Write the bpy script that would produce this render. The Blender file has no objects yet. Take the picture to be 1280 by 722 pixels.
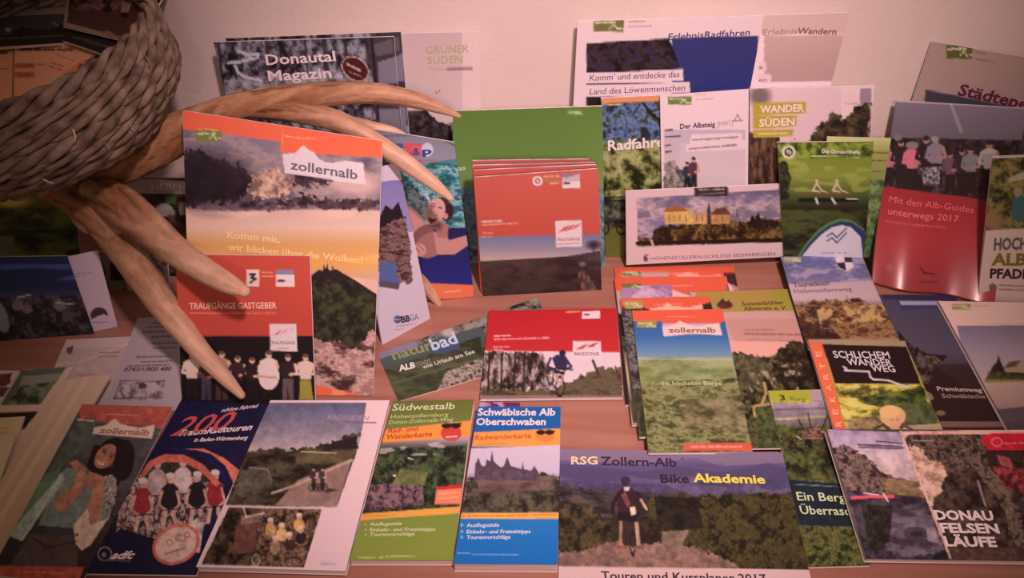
import bpy, bmesh, math, random
import numpy as np
from mathutils import Vector, Matrix, Euler

# ---------------------------------------------------------------- camera
SC = bpy.context.scene
COL = SC.collection
FPX, CAM_H = 1000.0, 0.73
PITCH, YAW = math.radians(50.0), math.radians(2.85)
cam_data = bpy.data.cameras.new('camera')
cam_data.sensor_width = 36.0
cam_data.lens = FPX / 1280 * 36.0
cam_data.clip_start = 0.01
cam = bpy.data.objects.new('camera', cam_data)
cam.location = (0, 0, CAM_H)
cam.rotation_euler = (PITCH, 0, YAW)
COL.objects.link(cam)
SC.camera = cam

# ---------------------------------------------------------------- world, lamps, exposure
world = bpy.data.worlds.new('world'); SC.world = world
world.use_nodes = True
wb = world.node_tree.nodes['Background']
wb.inputs['Color'].default_value = (1.0, 0.55, 0.40, 1)
wb.inputs['Strength'].default_value = 0.16
SC.view_settings.view_transform = 'Standard'
SC.view_settings.look = 'None'
SC.view_settings.gamma = 1.0
SC.view_settings.use_curve_mapping = False
SC.view_settings.exposure = 0.0

def spot(name, loc, target, power, color, size, blend, radius):
    d = bpy.data.lights.new(name, 'SPOT')
    d.energy = power; d.color = color; d.spot_size = math.radians(size)
    d.spot_blend = blend; d.shadow_soft_size = radius
    o = bpy.data.objects.new(name, d); COL.objects.link(o)
    o.location = loc
    o.rotation_euler = (Vector(target) - Vector(loc)).to_track_quat('-Z', 'Y').to_euler()
    return o
spot('ceiling_spot_lamp', (0.24, -0.05, 1.38), (0.035, 0.84, 0.15), 104, (1.0, 0.58, 0.59), 52, 1.0, 0.05)
spot('ceiling_spot_lamp', (0.12, -1.00, 1.15), (0.20, 0.85, 0.10), 32, (1.0, 0.60, 0.56), 46, 1.0, 0.07)

# ---------------------------------------------------------------- picture geometry
CR = np.array(Euler((PITCH, 0, YAW)).to_matrix())
CP = np.array((0, 0, CAM_H))
def ray(px, py):
    return CR @ np.array(((px - 640) / FPX, -(py - 361) / FPX, -1.0))
def proj(p):
    q = CR.T @ (np.asarray(p, float) - CP)
    return (640 + FPX * q[0] / -q[2], 361 - FPX * q[1] / -q[2])
def at_z(px, py, z):
    d = ray(px, py); return CP + d * ((z - CP[2]) / d[2])
def at_y(px, py, y):
    d = ray(px, py); return CP + d * (y / d[1])
def on_plane(px, py, p0, n):
    d = ray(px, py); return CP + d * (np.dot(p0 - CP, n) / np.dot(d, n))

def homography(q):
    A = []; b = []
    for (u, v), (x, y) in zip(((0, 0), (1, 0), (1, 1), (0, 1)), q):
        A.append([u, v, 1, 0, 0, 0, -x * u, -x * v]); b.append(x)
        A.append([0, 0, 0, u, v, 1, -y * u, -y * v]); b.append(y)
    h = np.linalg.solve(np.array(A, float), np.array(b, float))
    return np.append(h, 1).reshape(3, 3)
def happly(H, a, b):
    w = H[2, 0] * a + H[2, 1] * b + H[2, 2]
    return (H[0, 0] * a + H[0, 1] * b + H[0, 2]) / w, (H[1, 0] * a + H[1, 1] * b + H[1, 2]) / w

def lin(c):
    c = np.clip(np.asarray(c, float) / 255.0, 0, 1)
    return np.where(c <= 0.04045, c / 12.92, ((c + 0.055) / 1.055) ** 2.4)

def white_at(px, py):
    """tone of blank paper lit as the display is lit there"""
    dx = (px - 690) / 690.0; dy = (py - 330) / 400.0
    r2 = dx * dx * (1.0 if dx < 0 else 0.75) + 0.22 * dy * dy
    v = 236 * (1 - 0.44 * min(r2, 1.25))
    return np.array((v, v * 0.815, v * 0.80))

# ---------------------------------------------------------------- print artwork
def vnoise(X, Y, sc, seed, octv=3):
    out = np.zeros_like(X); amp = 1.0; tot = 0
    for o in range(octv):
        ca, sa = math.cos(.6 + o * 1.1), math.sin(.6 + o * 1.1)
        x = (X * ca - Y * sa) / sc + seed * 13.7; y = (X * sa + Y * ca) / sc + seed * 7.31
        xi = np.floor(x).astype(np.int64); yi = np.floor(y).astype(np.int64)
        fx = x - xi; fy = y - yi
        fx = fx * fx * (3 - 2 * fx); fy = fy * fy * (3 - 2 * fy)
        def h(i, j):
            n = (i * 374761393 + j * 668265263 + seed * 982451653 + o * 1013904223) & 0x7fffffff
            n = ((n ^ (n >> 13)) * 1274126177) & 0x7fffffff
            return ((n ^ (n >> 16)) & 0xffff) / 65535.0
        v = (h(xi, yi) * (1 - fx) + h(xi + 1, yi) * fx) * (1 - fy) + (h(xi, yi + 1) * (1 - fx) + h(xi + 1, yi + 1) * fx) * fy
        out += v * amp; tot += amp; amp *= 0.72; sc *= 0.5
    return out / tot

class Art:
    def __init__(s, X, Y):
        s.X, s.Y = X, Y
        s.C = np.full((len(X), 3), 235.0)
        s.texts = []; s.cl = None
        s.k = 1
    def col(s, c, m):
        if isinstance(c, list):
            ys = [q[0] for q in c]; y = s.Y[m]
            return np.stack([np.interp(y, ys, [q[1][i] for q in c]) for i in range(3)], 1)
        return np.array(c, float)[None, :]
    def put(s, idx, cov, c, a=1.0):
        if len(idx) == 0: return
        cov = (cov * a)[:, None]
        s.C[idx] = s.C[idx] * (1 - cov) + s.col(c, idx) * cov
    def fill(s, c): s.C[:] = s.col(c, np.arange(len(s.X)))
    def _box(s, x0, y0, x1, y1, p=2):
        return np.nonzero((s.X > x0 - p) & (s.X < x1 + p) & (s.Y > y0 - p) & (s.Y < y1 + p))[0]
    def cover(s, pts):
        xs = [p[0] for p in pts]; ys = [p[1] for p in pts]
        idx = s._box(min(xs), min(ys), max(xs), max(ys))
        cov = np.zeros(len(idx))
        for ox, oy in ((-.4, -.2), (.4, .2), (.2, -.4), (-.2, .4)):
            x = s.X[idx] + ox; y = s.Y[idx] + oy
            ins = np.zeros(len(idx), bool)
            for i in range(len(pts)):
                x0, y0 = pts[i]; x1, y1 = pts[i - 1]
                if y0 == y1: continue
                ins ^= ((y0 > y) != (y1 > y)) & (x < (x1 - x0) * (y - y0) / (y1 - y0) + x0)
            cov += ins * .25
        return idx, cov
    def poly(s, pts, c, a=1.0):
        i, v = s.cover(pts); s.put(i, v, c, a)
    def rect(s, x0, y0, x1, y1, c, a=1.0): s.poly([(x0, y0), (x1, y0), (x1, y1), (x0, y1)], c, a)
    def ell(s, cx, cy, rx, ry, c, rot=0, soft=0.0, a=1.0, inner=0.0):
        R = max(rx, ry) * (1 + soft); idx = s._box(cx - R, cy - R, cx + R, cy + R)
        x = s.X[idx] - cx; y = s.Y[idx] - cy; r = math.radians(rot)
        xx = x * math.cos(r) + y * math.sin(r); yy = -x * math.sin(r) + y * math.cos(r)
        d = np.sqrt((xx / rx) ** 2 + (yy / ry) ** 2)
        e = max(soft, 0.8 / max(1.0, min(rx, ry)))
        cov = np.clip((1 + e / 2 - d) / e, 0, 1)
        if inner: cov *= np.clip((d - inner + e / 2) / e, 0, 1)
        s.put(idx, cov, c, a)
    def line(s, pts, w, c, a=1.0):
        for (x0, y0), (x1, y1) in zip(pts[:-1], pts[1:]):
            idx = s._box(min(x0, x1) - w, min(y0, y1) - w, max(x0, x1) + w, max(y0, y1) + w)
            dx, dy = x1 - x0, y1 - y0; L = max(dx * dx + dy * dy, 1e-6)
            t = np.clip(((s.X[idx] - x0) * dx + (s.Y[idx] - y0) * dy) / L, 0, 1)
            d = np.hypot(s.X[idx] - x0 - t * dx, s.Y[idx] - y0 - t * dy)
            s.put(idx, np.clip(w / 2 + .5 - d, 0, 1) * min(1, w + .3), c, a)
    def mott(s, pts, cols, sc, st=(1, 1), a=1.0, k=2.2, rag=None):
        if rag is None: rag = 0 if len(pts) <= 4 else min(4.5, .5 * sc)
        if rag:
            s.k += 1; X0, Y0 = s.X, s.Y
            s.X = X0 + (vnoise(X0, Y0, 7, s.k, 3) - .5) * 3.4 * rag; s.Y = Y0 + (vnoise(X0, Y0, 7, s.k + 50, 3) - .5) * 3.4 * rag
            i, v = s.cover(pts); s.X, s.Y = X0, Y0
            if s.cl:
                j, w = s.cover(s.cl); full = np.zeros(len(X0)); full[j] = w; v = v * full[i]
        else: i, v = s.cover(pts)
        if len(i) == 0: return
        s.k += 1
        n = vnoise(s.X[i] / st[0], s.Y[i] / st[1], sc, s.k, 5)
        n = np.clip((n - .5) * k * 1.5 + .5, 0, 1)
        q = np.linspace(0, 1, len(cols))
        c = np.stack([np.interp(n, q, [x[j] for x in cols]) for j in range(3)], 1)
        v = (v * a)[:, None]
        s.C[i] = s.C[i] * (1 - v) + c * v
    def speck(s, pts, c, sc, thr=.62, a=.9, st=(1, 1)):
        i, v = s.cover(pts)
        if len(i) == 0: return
        s.k += 1
        n = vnoise(s.X[i] / st[0], s.Y[i] / st[1], sc, s.k, 2)
        s.put(i, v * np.clip((n - thr) * 12, 0, 1), c, a)
    def scrib(s, x0, y0, x1, y1, h, c, a=.8):
        """a line of print too small to read"""
        rnd = random.Random(int(x0 * 7 + y0)); t = 0; L = math.hypot(x1 - x0, y1 - y0)
        while t < L:
            w = rnd.uniform(1.6, 3.2) * h; e = min(t + w, L)
            f = lambda q: (x0 + (x1 - x0) * q / L, y0 + (y1 - y0) * q / L)
            k = t
            while k < e:
                s.line([f(k), f(min(k + h * .5, e))], h * rnd.uniform(.5, .95), c, a); k += h * .75
            t = e + h * .8
    def text(s, body, x0, y0, x1, y1, h, c, bold=0.0, shear=0.0): s.texts.append((body, x0, y0, x1, y1, h, c, bold, shear))
    def tone(s, pts, amt=.22, sc=9):
        '''slight uneven tone of a printed photograph'''
        i, v = s.cover(pts)
        n = (vnoise(s.X[i], s.Y[i], sc, s.k + 9, 4) - .5) * 2 * amt
        s.C[i] *= (1 + n * v)[:, None]
    def stamp(s, x, y, w, h, c=(120, 125, 60)):
        s.poly([(x, y), (x + w, y - h * .06), (x + w - 1, y + h), (x, y + h * .94)], c)
        s.scrib(x + 2, y + h * .3, x + w * .75, y + h * .26, h * .18, (235, 215, 200), .7)
        s.line([(x + w * .52, y + h * .75), (x + w * .68, y + h * .4), (x + w * .78, y + h * .75), (x + w * .95, y + h * .7)], 1.3, (235, 215, 200), .8)
    def person(s, x, y, h, top, legs, skin=(196, 140, 120), hair=(40, 28, 26), w=1.0):
        s.poly([(x - .1 * h * w, y), (x - .09 * h * w, y - .5 * h), (x + .09 * h * w, y - .5 * h), (x + .1 * h * w, y), (x + .02 * h, y), (x, y - .4 * h), (x - .02 * h, y)], legs)
        s.poly([(x - .09 * h * w, y - .46 * h), (x - .13 * h * w, y - .8 * h), (x - .04 * h, y - .86 * h), (x + .04 * h, y - .86 * h), (x + .13 * h * w, y - .8 * h), (x + .09 * h * w, y - .46 * h)], top)
        s.line([(x - .12 * h * w, y - .77 * h), (x - .16 * h * w, y - .58 * h), (x - .05 * h, y - .55 * h)], max(.06 * h, 1), top)
        s.line([(x + .12 * h * w, y - .77 * h), (x + .16 * h * w, y - .58 * h), (x + .05 * h, y - .55 * h)], max(.06 * h, 1), skin)
        s.ell(x, y - .92 * h, .062 * h, .075 * h, skin)
        s.ell(x, y - .955 * h, .062 * h, .045 * h, hair)
    def bike(s, x, y, r, d, c=(30, 22, 22)):
        s.ell(x - d, y - r, r * .8, r, c, inner=.72); s.ell(x + d, y - r, r * .8, r, c, inner=.72)
        s.line([(x - d, y - r), (x - d * .3, y - 2 * r), (x + d * .6, y - 2.1 * r), (x + d, y - r)], 1, c)
        s.line([(x + d * .6, y - 2.1 * r), (x, y - r), (x - d * .3, y - 2 * r)], 1, c)

# ---------------------------------------------------------------- materials
def principled(name, rough=.5, spec=.5, color=None):
    m = bpy.data.materials.new(name); m.use_nodes = True
    b = m.node_tree.nodes['Principled BSDF']
    b.inputs['Roughness'].default_value = rough
    b.inputs['Specular IOR Level'].default_value = spec
    if color is not None: b.inputs['Base Color'].default_value = (*color, 1)
    return m, m.node_tree.nodes, m.node_tree.links, b
def print_mat(name, rough, spec, coat=0):
    m, N, L, b = principled(name, rough, spec)
    a = N.new('ShaderNodeAttribute'); a.attribute_name = 'print'
    tc = N.new('ShaderNodeTexCoord'); nz = N.new('ShaderNodeTexNoise')
    nz.inputs['Scale'].default_value = 900; nz.inputs['Detail'].default_value = 2
    mr = N.new('ShaderNodeMapRange'); mr.inputs['To Min'].default_value = .88; mr.inputs['To Max'].default_value = 1.12
    mx = N.new('ShaderNodeVectorMath'); mx.operation = 'SCALE'
    L.new(tc.outputs['Object'], nz.inputs['Vector']); L.new(nz.outputs['Fac'], mr.inputs['Value'])
    L.new(a.outputs['Color'], mx.inputs[0]); L.new(mr.outputs['Result'], mx.inputs['Scale'])
    L.new(mx.outputs['Vector'], b.inputs['Base Color'])
    if coat: b.inputs['Coat Weight'].default_value = coat; b.inputs['Coat Roughness'].default_value = .2
    return m
M_PRINT = print_mat('printed_paper', .55, .35)
M_GLOSS = print_mat('glossy_printed_paper', .27, .7, 1)
def page_mat():
    m, N, L, b = principled('page_edges', .8, .2)
    tc = N.new('ShaderNodeTexCoord'); mp = N.new('ShaderNodeMapping'); mp.inputs['Scale'].default_value = (8, 8, 2600)
    nz = N.new('ShaderNodeTexNoise'); nz.inputs['Scale'].default_value = 1; nz.inputs['Detail'].default_value = 1
    cr = N.new('ShaderNodeValToRGB')
    cr.color_ramp.elements[0].position = .35; cr.color_ramp.elements[0].color = (.50, .47, .44, 1)
    cr.color_ramp.elements[1].position = .6; cr.color_ramp.elements[1].color = (.80, .78, .76, 1)
    L.new(tc.outputs['Object'], mp.inputs['Vector']); L.new(mp.outputs['Vector'], nz.inputs['Vector'])
    L.new(nz.outputs['Fac'], cr.inputs['Fac']); L.new(cr.outputs['Color'], b.inputs['Base Color'])
    return m
M_PAGE = page_mat()
M_BACK = principled('plain_white_paper', .6, .35, (.72, .70, .69))[0]
M_DARKBACK = principled('dark_cover_paper', .5, .4, (.05, .045, .05))[0]

# ---------------------------------------------------------------- object helpers
def empty(name, loc, label, cat, group=None):
    o = bpy.data.objects.new(name, None); o.empty_display_size = .02
    o.location = loc; COL.objects.link(o)
    o['label'] = label; o['category'] = cat
    if group: o['group'] = group
    return o
def add_mesh(name, verts, faces, mat, parent=None, loc=None, smooth=False, colors=None):
    verts = np.asarray(verts, float)
    if loc is None: loc = np.array(parent.location) if parent else np.zeros(3)
    me = bpy.data.meshes.new(name)
    me.from_pydata((verts - loc).tolist(), [], faces)
    if colors is not None:
        at = me.color_attributes.new('print', 'FLOAT_COLOR', 'POINT')
        at.data.foreach_set('color', np.concatenate([colors, np.ones((len(colors), 1))], 1).astype(np.float32).ravel())
    if smooth: me.polygons.foreach_set('use_smooth', [True] * len(me.polygons))
    me.materials.append(mat); me.update()
    o = bpy.data.objects.new(name, me); COL.objects.link(o)
    if parent: o.parent = parent
    else: o.location = loc
    return o
def grid_faces(nu, nv, off=0, flip=False):
    a = (np.arange(nv)[:, None] * (nu + 1) + np.arange(nu)[None, :]).ravel() + off
    f = np.stack([a, a + nu + 1, a + nu + 2, a + 1], 1)
    if flip: f = f[:, ::-1]
    return f.tolist()
def ring_idx(nu, nv):
    r = [i for i in range(nu + 1)] + [j * (nu + 1) + nu for j in range(1, nv + 1)]
    r += [nv * (nu + 1) + i for i in range(nu - 1, -1, -1)] + [j * (nu + 1) for j in range(nv - 1, 0, -1)]
    return r

class Sheet:
    """a page rectangle in space: P(u, v, depth)"""
    def __init__(s, c, bow):
        s.c = [np.array(q, float) for q in c]
        s.n = np.cross(s.c[1] - s.c[0], s.c[0] - s.c[3]); s.n /= np.linalg.norm(s.n)
        s.bow = bow
    def P(s, u, v, d=0.0):
        u = np.asarray(u, float); v = np.asarray(v, float)
        if not hasattr(s, 'W'):          # page coordinates -> in-plane metres
            s.e1 = (s.c[1] - s.c[0]) / np.linalg.norm(s.c[1] - s.c[0]); s.e2 = np.cross(s.n, s.e1)
            inp = homography([(np.dot(q - s.c[0], s.e1), np.dot(q - s.c[0], s.e2)) for q in s.c])
            s.W = inp
        a, b = happly(s.W, u, v)
        p = s.c[0][None] + a[:, None] * s.e1[None] + b[:, None] * s.e2[None]
        h = s.bow(u, v) if s.bow else 0 * u
        return p + s.n[None] * (h - d)[:, None]

def slab(name, S, d0, d1, inset, nu, nv, mat, parent):
    w = np.linalg.norm(S.c[1] - S.c[0]); h = np.linalg.norm(S.c[3] - S.c[0])
    iu, iv = inset / w, inset / h
    U, V = np.meshgrid(np.linspace(iu, 1 - iu, nu + 1), np.linspace(iv, 1 - iv, nv + 1))
    U = U.ravel(); V = V.ravel()
    a = S.P(U, V, d0); b = S.P(U, V, d1); n = len(a)
    F = grid_faces(nu, nv) + grid_faces(nu, nv, n, True)
    r = ring_idx(nu, nv)
    for i in range(len(r)):
        F.append([r[i - 1], r[i], r[i] + n, r[i - 1] + n])
    return add_mesh(name, np.concatenate([a, b]), F, mat, parent)

_text_cache = {}
def glyphs(body, bold, shear):
    k = (body, bold, shear)
    if k in _text_cache: return _text_cache[k]
    cu = bpy.data.curves.new('t', 'FONT'); cu.body = body; cu.size = 1; cu.offset = bold; cu.shear = shear
    cu.resolution_u = 2; cu.fill_mode = 'BOTH'
    ob = bpy.data.objects.new('t', cu); COL.objects.link(ob)
    dg = bpy.context.evaluated_depsgraph_get()
    me = bpy.data.meshes.new_from_object(ob.evaluated_get(dg))
    v = np.array([q.co[:] for q in me.vertices]); f = [list(p.vertices) for p in me.polygons]
    bpy.data.objects.remove(ob); bpy.data.curves.remove(cu); bpy.data.meshes.remove(me)
    x0, x1 = v[:, 0].min(), v[:, 0].max()
    v[:, 0] = (v[:, 0] - x0) / (x1 - x0); v[:, 1] /= 0.73
    _text_cache[k] = (v, f)
    return v, f

def lettering(S, H, art, white, mat, parent, base, lift=.00025):
    Hi = np.linalg.inv(H)
    for (body, x0, y0, x1, y1, h, c, bold, shear) in art.texts:
        v, f = glyphs(body, min(bold * .85, .04), shear)
        mu, mv = happly(Hi, (x0 + x1) / 2, (y0 + y1) / 2)
        ax, ay = happly(H, mu, mv - .02); bx, by = happly(H, mu, mv)
        ux = (ax - bx) / max(by - ay, 1e-6)
        if abs(y1 - y0) > 2 * abs(x1 - x0):      # runs up the spine
            px = x0 + v[:, 0] * (x1 - x0) - v[:, 1] * h; py = y0 + v[:, 0] * (y1 - y0)
        else:
            px = x0 + v[:, 0] * (x1 - x0) + v[:, 1] * h * ux
            py = y0 + v[:, 0] * (y1 - y0) - v[:, 1] * h
        U, V = happly(Hi, px, py)
        cc = np.repeat(np.clip(lin(c) / lin(white) * .82, 0, .95)[None], len(v), 0)
        add_mesh('lettering', S.P(U, V, -lift), f, mat, parent, loc=base, colors=cc)

def booklet(name, label, cat, pts, art, z=None, stand=None, thick=.003, bow=None, group=None, white=None,
            gloss=False, cell=1.6, pages=True, back=None, plane=None):
    """pts: corners of the cover (top-left, top-right, bottom-right, bottom-left) sighted in the photograph.
    z: heights of the corners of a lying booklet. stand: (lean degrees, base depth or None, yaw degrees)."""
    if plane is not None:
        c = [on_plane(q[0], q[1], plane[0], plane[1]) for q in pts]
    elif z is not None:
        if not hasattr(z, '__len__'): z = [z] * 4
        c = [at_z(p[0], p[1], q) for p, q in zip(pts, z)]
        M = np.array(c); f = np.linalg.lstsq(np.column_stack([M[:, :2], np.ones(4)]), M[:, 2], rcond=None)[0]
        c = [on_plane(q[0], q[1], np.array((0, 0, f[2])), np.array((-f[0], -f[1], 1.0))) for q in pts]
    else:
        lean, by, yaw = stand; a = math.radians(lean); z0 = thick * math.sin(a) + .0003
        if by is None:
            b0 = at_z(*pts[3], z0); b1 = at_z(*pts[2], z0)
            e = (b1 - b0) / np.linalg.norm(b1 - b0); p0 = b0
        else:
            y = math.radians(yaw); e = np.array((math.cos(y), math.sin(y), 0))
            mx = (pts[0][0] + pts[1][0]) / 2
            p0 = np.array((at_y(mx, pts[0][1] if len(pts) < 3 else pts[2][1], by)[0], by, z0))
        back_dir = np.array((-e[1], e[0], 0))
        up = back_dir * math.sin(a) + np.array((0, 0, math.cos(a)))
        n = np.cross(e, up)
        tl = on_plane(*pts[0], p0, n); tr = on_plane(*pts[1], p0, n)
        if by is None: c = [tl, tr, b1, b0]
        elif len(pts) == 4: c = [tl, tr, on_plane(*pts[2], p0, n), on_plane(*pts[3], p0, n)]
        else:
            ed = (tr - tl); 
            dn = lambda p: p - up * ((p[2] - z0) / up[2])
            c = [tl, tr, dn(tr), dn(tl)]
    S = Sheet(c, bow)
    q = [proj(p) for p in c]
    H = homography(q)
    pw = max(math.dist(q[0], q[1]), math.dist(q[2], q[3])); ph = max(math.dist(q[0], q[3]), math.dist(q[1], q[2]))
    nu = max(8, int(pw / cell)); nv = max(8, int(ph / cell))
    U, V = np.meshgrid(np.linspace(0, 1, nu + 1), np.linspace(0, 1, nv + 1)); U = U.ravel(); V = V.ravel()
    X, Y = happly(H, U, V)
    A = Art(X, Y); A.k = (sum(ord(ch) for ch in label) % 97) + 1
    art(A)
    vis = [(min(max(x, 0), 1280), min(max(y, 0), 722)) for x, y in q]
    if white is None: white = white_at(sum(v[0] for v in vis) / 4, sum(v[1] for v in vis) / 4)
    elif not hasattr(white, '__len__'): white = (white, white * .815, white * .80)
    colr = lin(A.C) / lin(white) * .82
    colr = np.maximum(colr / np.maximum(1, colr.max(1, keepdims=True) / .9), .004)
    mat = M_GLOSS if gloss else M_PRINT
    base = np.mean([c[2], c[3]], 0) if stand else np.mean(c, 0)
    base = np.array((base[0], base[1], max(0.0, min(p[2] for p in c) - thick)))
    o = empty(name, base, label, cat, group)
    ct = min(.0005, thick * .3)
    top = S.P(U, V, 0); n0 = len(top); r = ring_idx(nu, nv)
    F = grid_faces(nu, nv); m = len(r)
    if bow:
        low = S.P(U, V, ct); F += grid_faces(nu, nv, n0, True); cc = np.concatenate([colr, colr])
        for i in range(m): F.append([r[i - 1], r[i], n0 + r[i], n0 + r[i - 1]])
    else:
        low = S.P(U[r], V[r], ct); cc = np.concatenate([colr, colr[r]])
        for i in range(m): F.append([r[i - 1], r[i], n0 + i, n0 + (i - 1) % m])
        F.append([n0 + i for i in range(m)])
    fc = add_mesh('front_cover', np.concatenate([top, low]), F, mat, o, smooth=bool(bow), colors=cc)
    g = 14 if bow else 1
    if pages:
        slab('page_block', S, ct, thick - ct, .0007, g, g, M_PAGE, o)
        slab('back_cover', S, thick - ct, thick, 0, g, g, back or M_BACK, o)
    else:
        slab('back_panel', S, ct, thick, 0, g, g, back or M_BACK, o)
    lettering(S, H, A, white, mat, fc, base)
    return o, S, H
# ---------------------------------------------------------------- the setting
def wall_mat():
    m, N, L, b = principled('painted_plaster', .85, .2)
    tc = N.new('ShaderNodeTexCoord'); nz = N.new('ShaderNodeTexNoise'); nz.inputs['Scale'].default_value = 130; nz.inputs['Detail'].default_value = 5
    n2 = N.new('ShaderNodeTexNoise'); n2.inputs['Scale'].default_value = 4
    cr = N.new('ShaderNodeValToRGB'); cr.color_ramp.elements[0].color = (.72, .70, .65, 1); cr.color_ramp.elements[1].color = (.80, .775, .72, 1)
    bp = N.new('ShaderNodeBump'); bp.inputs['Strength'].default_value = .25; bp.inputs['Distance'].default_value = .002
    L.new(tc.outputs['Object'], nz.inputs['Vector']); L.new(tc.outputs['Object'], n2.inputs['Vector'])
    L.new(n2.outputs['Fac'], cr.inputs['Fac']); L.new(cr.outputs['Color'], b.inputs['Base Color'])
    L.new(nz.outputs['Fac'], bp.inputs['Height']); L.new(bp.outputs['Normal'], b.inputs['Normal'])
    return m
def wood_mat(name, c0, c1, scale=(3, 60, 60)):
    m, N, L, b = principled(name, .48, .35)
    tc = N.new('ShaderNodeTexCoord'); mp = N.new('ShaderNodeMapping'); mp.inputs['Scale'].default_value = scale
    nz = N.new('ShaderNodeTexNoise'); nz.inputs['Scale'].default_value = 1.4; nz.inputs['Detail'].default_value = 6; nz.inputs['Distortion'].default_value = .6
    cr = N.new('ShaderNodeValToRGB')
    cr.color_ramp.elements[0].position = .3; cr.color_ramp.elements[0].color = (*c0, 1)
    cr.color_ramp.elements[1].position = .68; cr.color_ramp.elements[1].color = (*c1, 1)
    L.new(tc.outputs['Object'], mp.inputs['Vector']); L.new(mp.outputs['Vector'], nz.inputs['Vector'])
    L.new(nz.outputs['Fac'], cr.inputs['Fac']); L.new(cr.outputs['Color'], b.inputs['Base Color'])
    return m
def box(name, x0, y0, z0, x1, y1, z1, mat, parent=None, bevel=0):
    bm = bmesh.new(); bmesh.ops.create_cube(bm, size=1)
    cx, cy, cz = (x0 + x1) / 2, (y0 + y1) / 2, (z0 + z1) / 2
    for v in bm.verts: v.co = Vector((v.co.x * (x1 - x0), v.co.y * (y1 - y0), v.co.z * (z1 - z0)))
    if bevel: bmesh.ops.bevel(bm, geom=bm.edges[:], offset=bevel, segments=2, affect='EDGES')
    me = bpy.data.meshes.new(name); bm.to_mesh(me); bm.free(); me.materials.append(mat)
    o = bpy.data.objects.new(name, me); COL.objects.link(o)
    loc = np.array((cx, cy, cz))
    if parent: o.parent = parent; loc = loc - np.array(parent.location)
    o.location = loc
    return o
WALL_Y = 1.0
wl = box('wall_back', -2.2, WALL_Y, -.75, 2.2, WALL_Y + .12, 1.9, wall_mat()); wl['kind'] = 'structure'
fl = box('floor', -2.2, -1.5, -.80, 2.2, WALL_Y + .12, -.75, wood_mat('floor_boards', (.12, .07, .04), (.2, .12, .07))); fl['kind'] = 'structure'
M_TABLE = wood_mat('beech_table_top', (.33, .165, .115), (.45, .25, .18), (2.2, 34, 34))
tb = empty('display_table', (0, .60, -.75), 'reddish beech display table top the brochures lie on', 'table')
box('tabletop', -1.25, .26, -.035, 1.25, WALL_Y - .002, 0, M_TABLE, tb, .003)
for x in (-1.18, 1.18):
    for y in (.33, .93): box('leg', x - .03, y - .03, -.75, x + .03, y + .03, -.035, M_TABLE, tb, .003)

# shared inks
ORG = (214, 88, 62); WHT = (236, 192, 190); RED = (186, 66, 58)
def Q(*a): return [(a[i], a[i + 1]) for i in range(0, len(a), 2)]
GRN = [(28, 26, 18), (70, 72, 38), (120, 118, 66), (170, 160, 110)]
GRND = [(14, 12, 12), (36, 34, 24), (66, 64, 36), (104, 96, 60)]

# ================================================================ leaning row at the wall
def art_wandern(a):
    a.fill(WHT); a.rect(955, 44, 1055, 102, [(44, (196, 150, 142)), (102, (178, 132, 128))])
    a.rect(940, 14, 1062, 42, (206, 162, 154))
    a.rect(948, 78, 958, 88, (222, 178, 176)); a.rect(948, 92, 964, 104, (222, 178, 176))
    a.text('Erlebnis', 953, 44, 996, 42, 8, (150, 116, 112)); a.text('Wandern', 996, 42, 1045, 43, 8, (120, 84, 80), .02)
    a.text('s', 948, 86, 953, 86, 5, (120, 90, 110)); a.text('en', 948, 102, 958, 102, 5, (120, 90, 110))
booklet('brochure', 'pale pink hiking brochure headed ErlebnisWandern, leaning on the wall right of the blue cycling one', 'brochure',
        Q(830, 24, 1062, 16), art_wandern, stand=(2.5, .972, 0), thick=.004, cell=2.2)

def art_erad(a):
    a.fill((226, 184, 184)); a.stamp(742, 24, 38, 16, (110, 100, 50)); a.scrib(786, 27, 806, 26, 2, (170, 130, 130)); a.scrib(786, 34, 815, 33, 2, (170, 130, 130))
    a.poly(Q(840, 48, 948, 45, 934, 300, 840, 300), [(48, (50, 46, 96)), (112, (44, 46, 104)), (200, (38, 40, 92))])
    a.mott(Q(733, 54, 836, 48, 850, 82, 850, 88, 733, 91), [(16, 10, 14), (38, 26, 28), (62, 42, 44), (40, 30, 66)], 9, rag=0)
    a.rect(733, 120, 850, 300, (30, 22, 20)); a.rect(733, 104, 860, 106, (40, 20, 24))
    a.poly(Q(733, 92, 854, 86, 854, 101, 733, 104), (228, 184, 186)); a.poly(Q(733, 108, 862, 102, 863, 116, 733, 121), (228, 184, 186))
    a.text('ErlebnisRadfahren', 835, 50, 937, 44, 8.5, (52, 50, 100), .012)
    a.text("Komm' und entdecke das", 737, 101, 849, 96, 8, (90, 66, 90)); a.text('Land des Löwenmenschen', 737, 118, 856, 113, 8, (90, 66, 90))
booklet('brochure', 'white cycling brochure with a big blue panel headed ErlebnisRadfahren, leaning on the wall', 'brochure',
        Q(722, 27, 955, 20), art_erad, stand=(2.8, .963, 0), thick=.004, cell=1.8)

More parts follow.
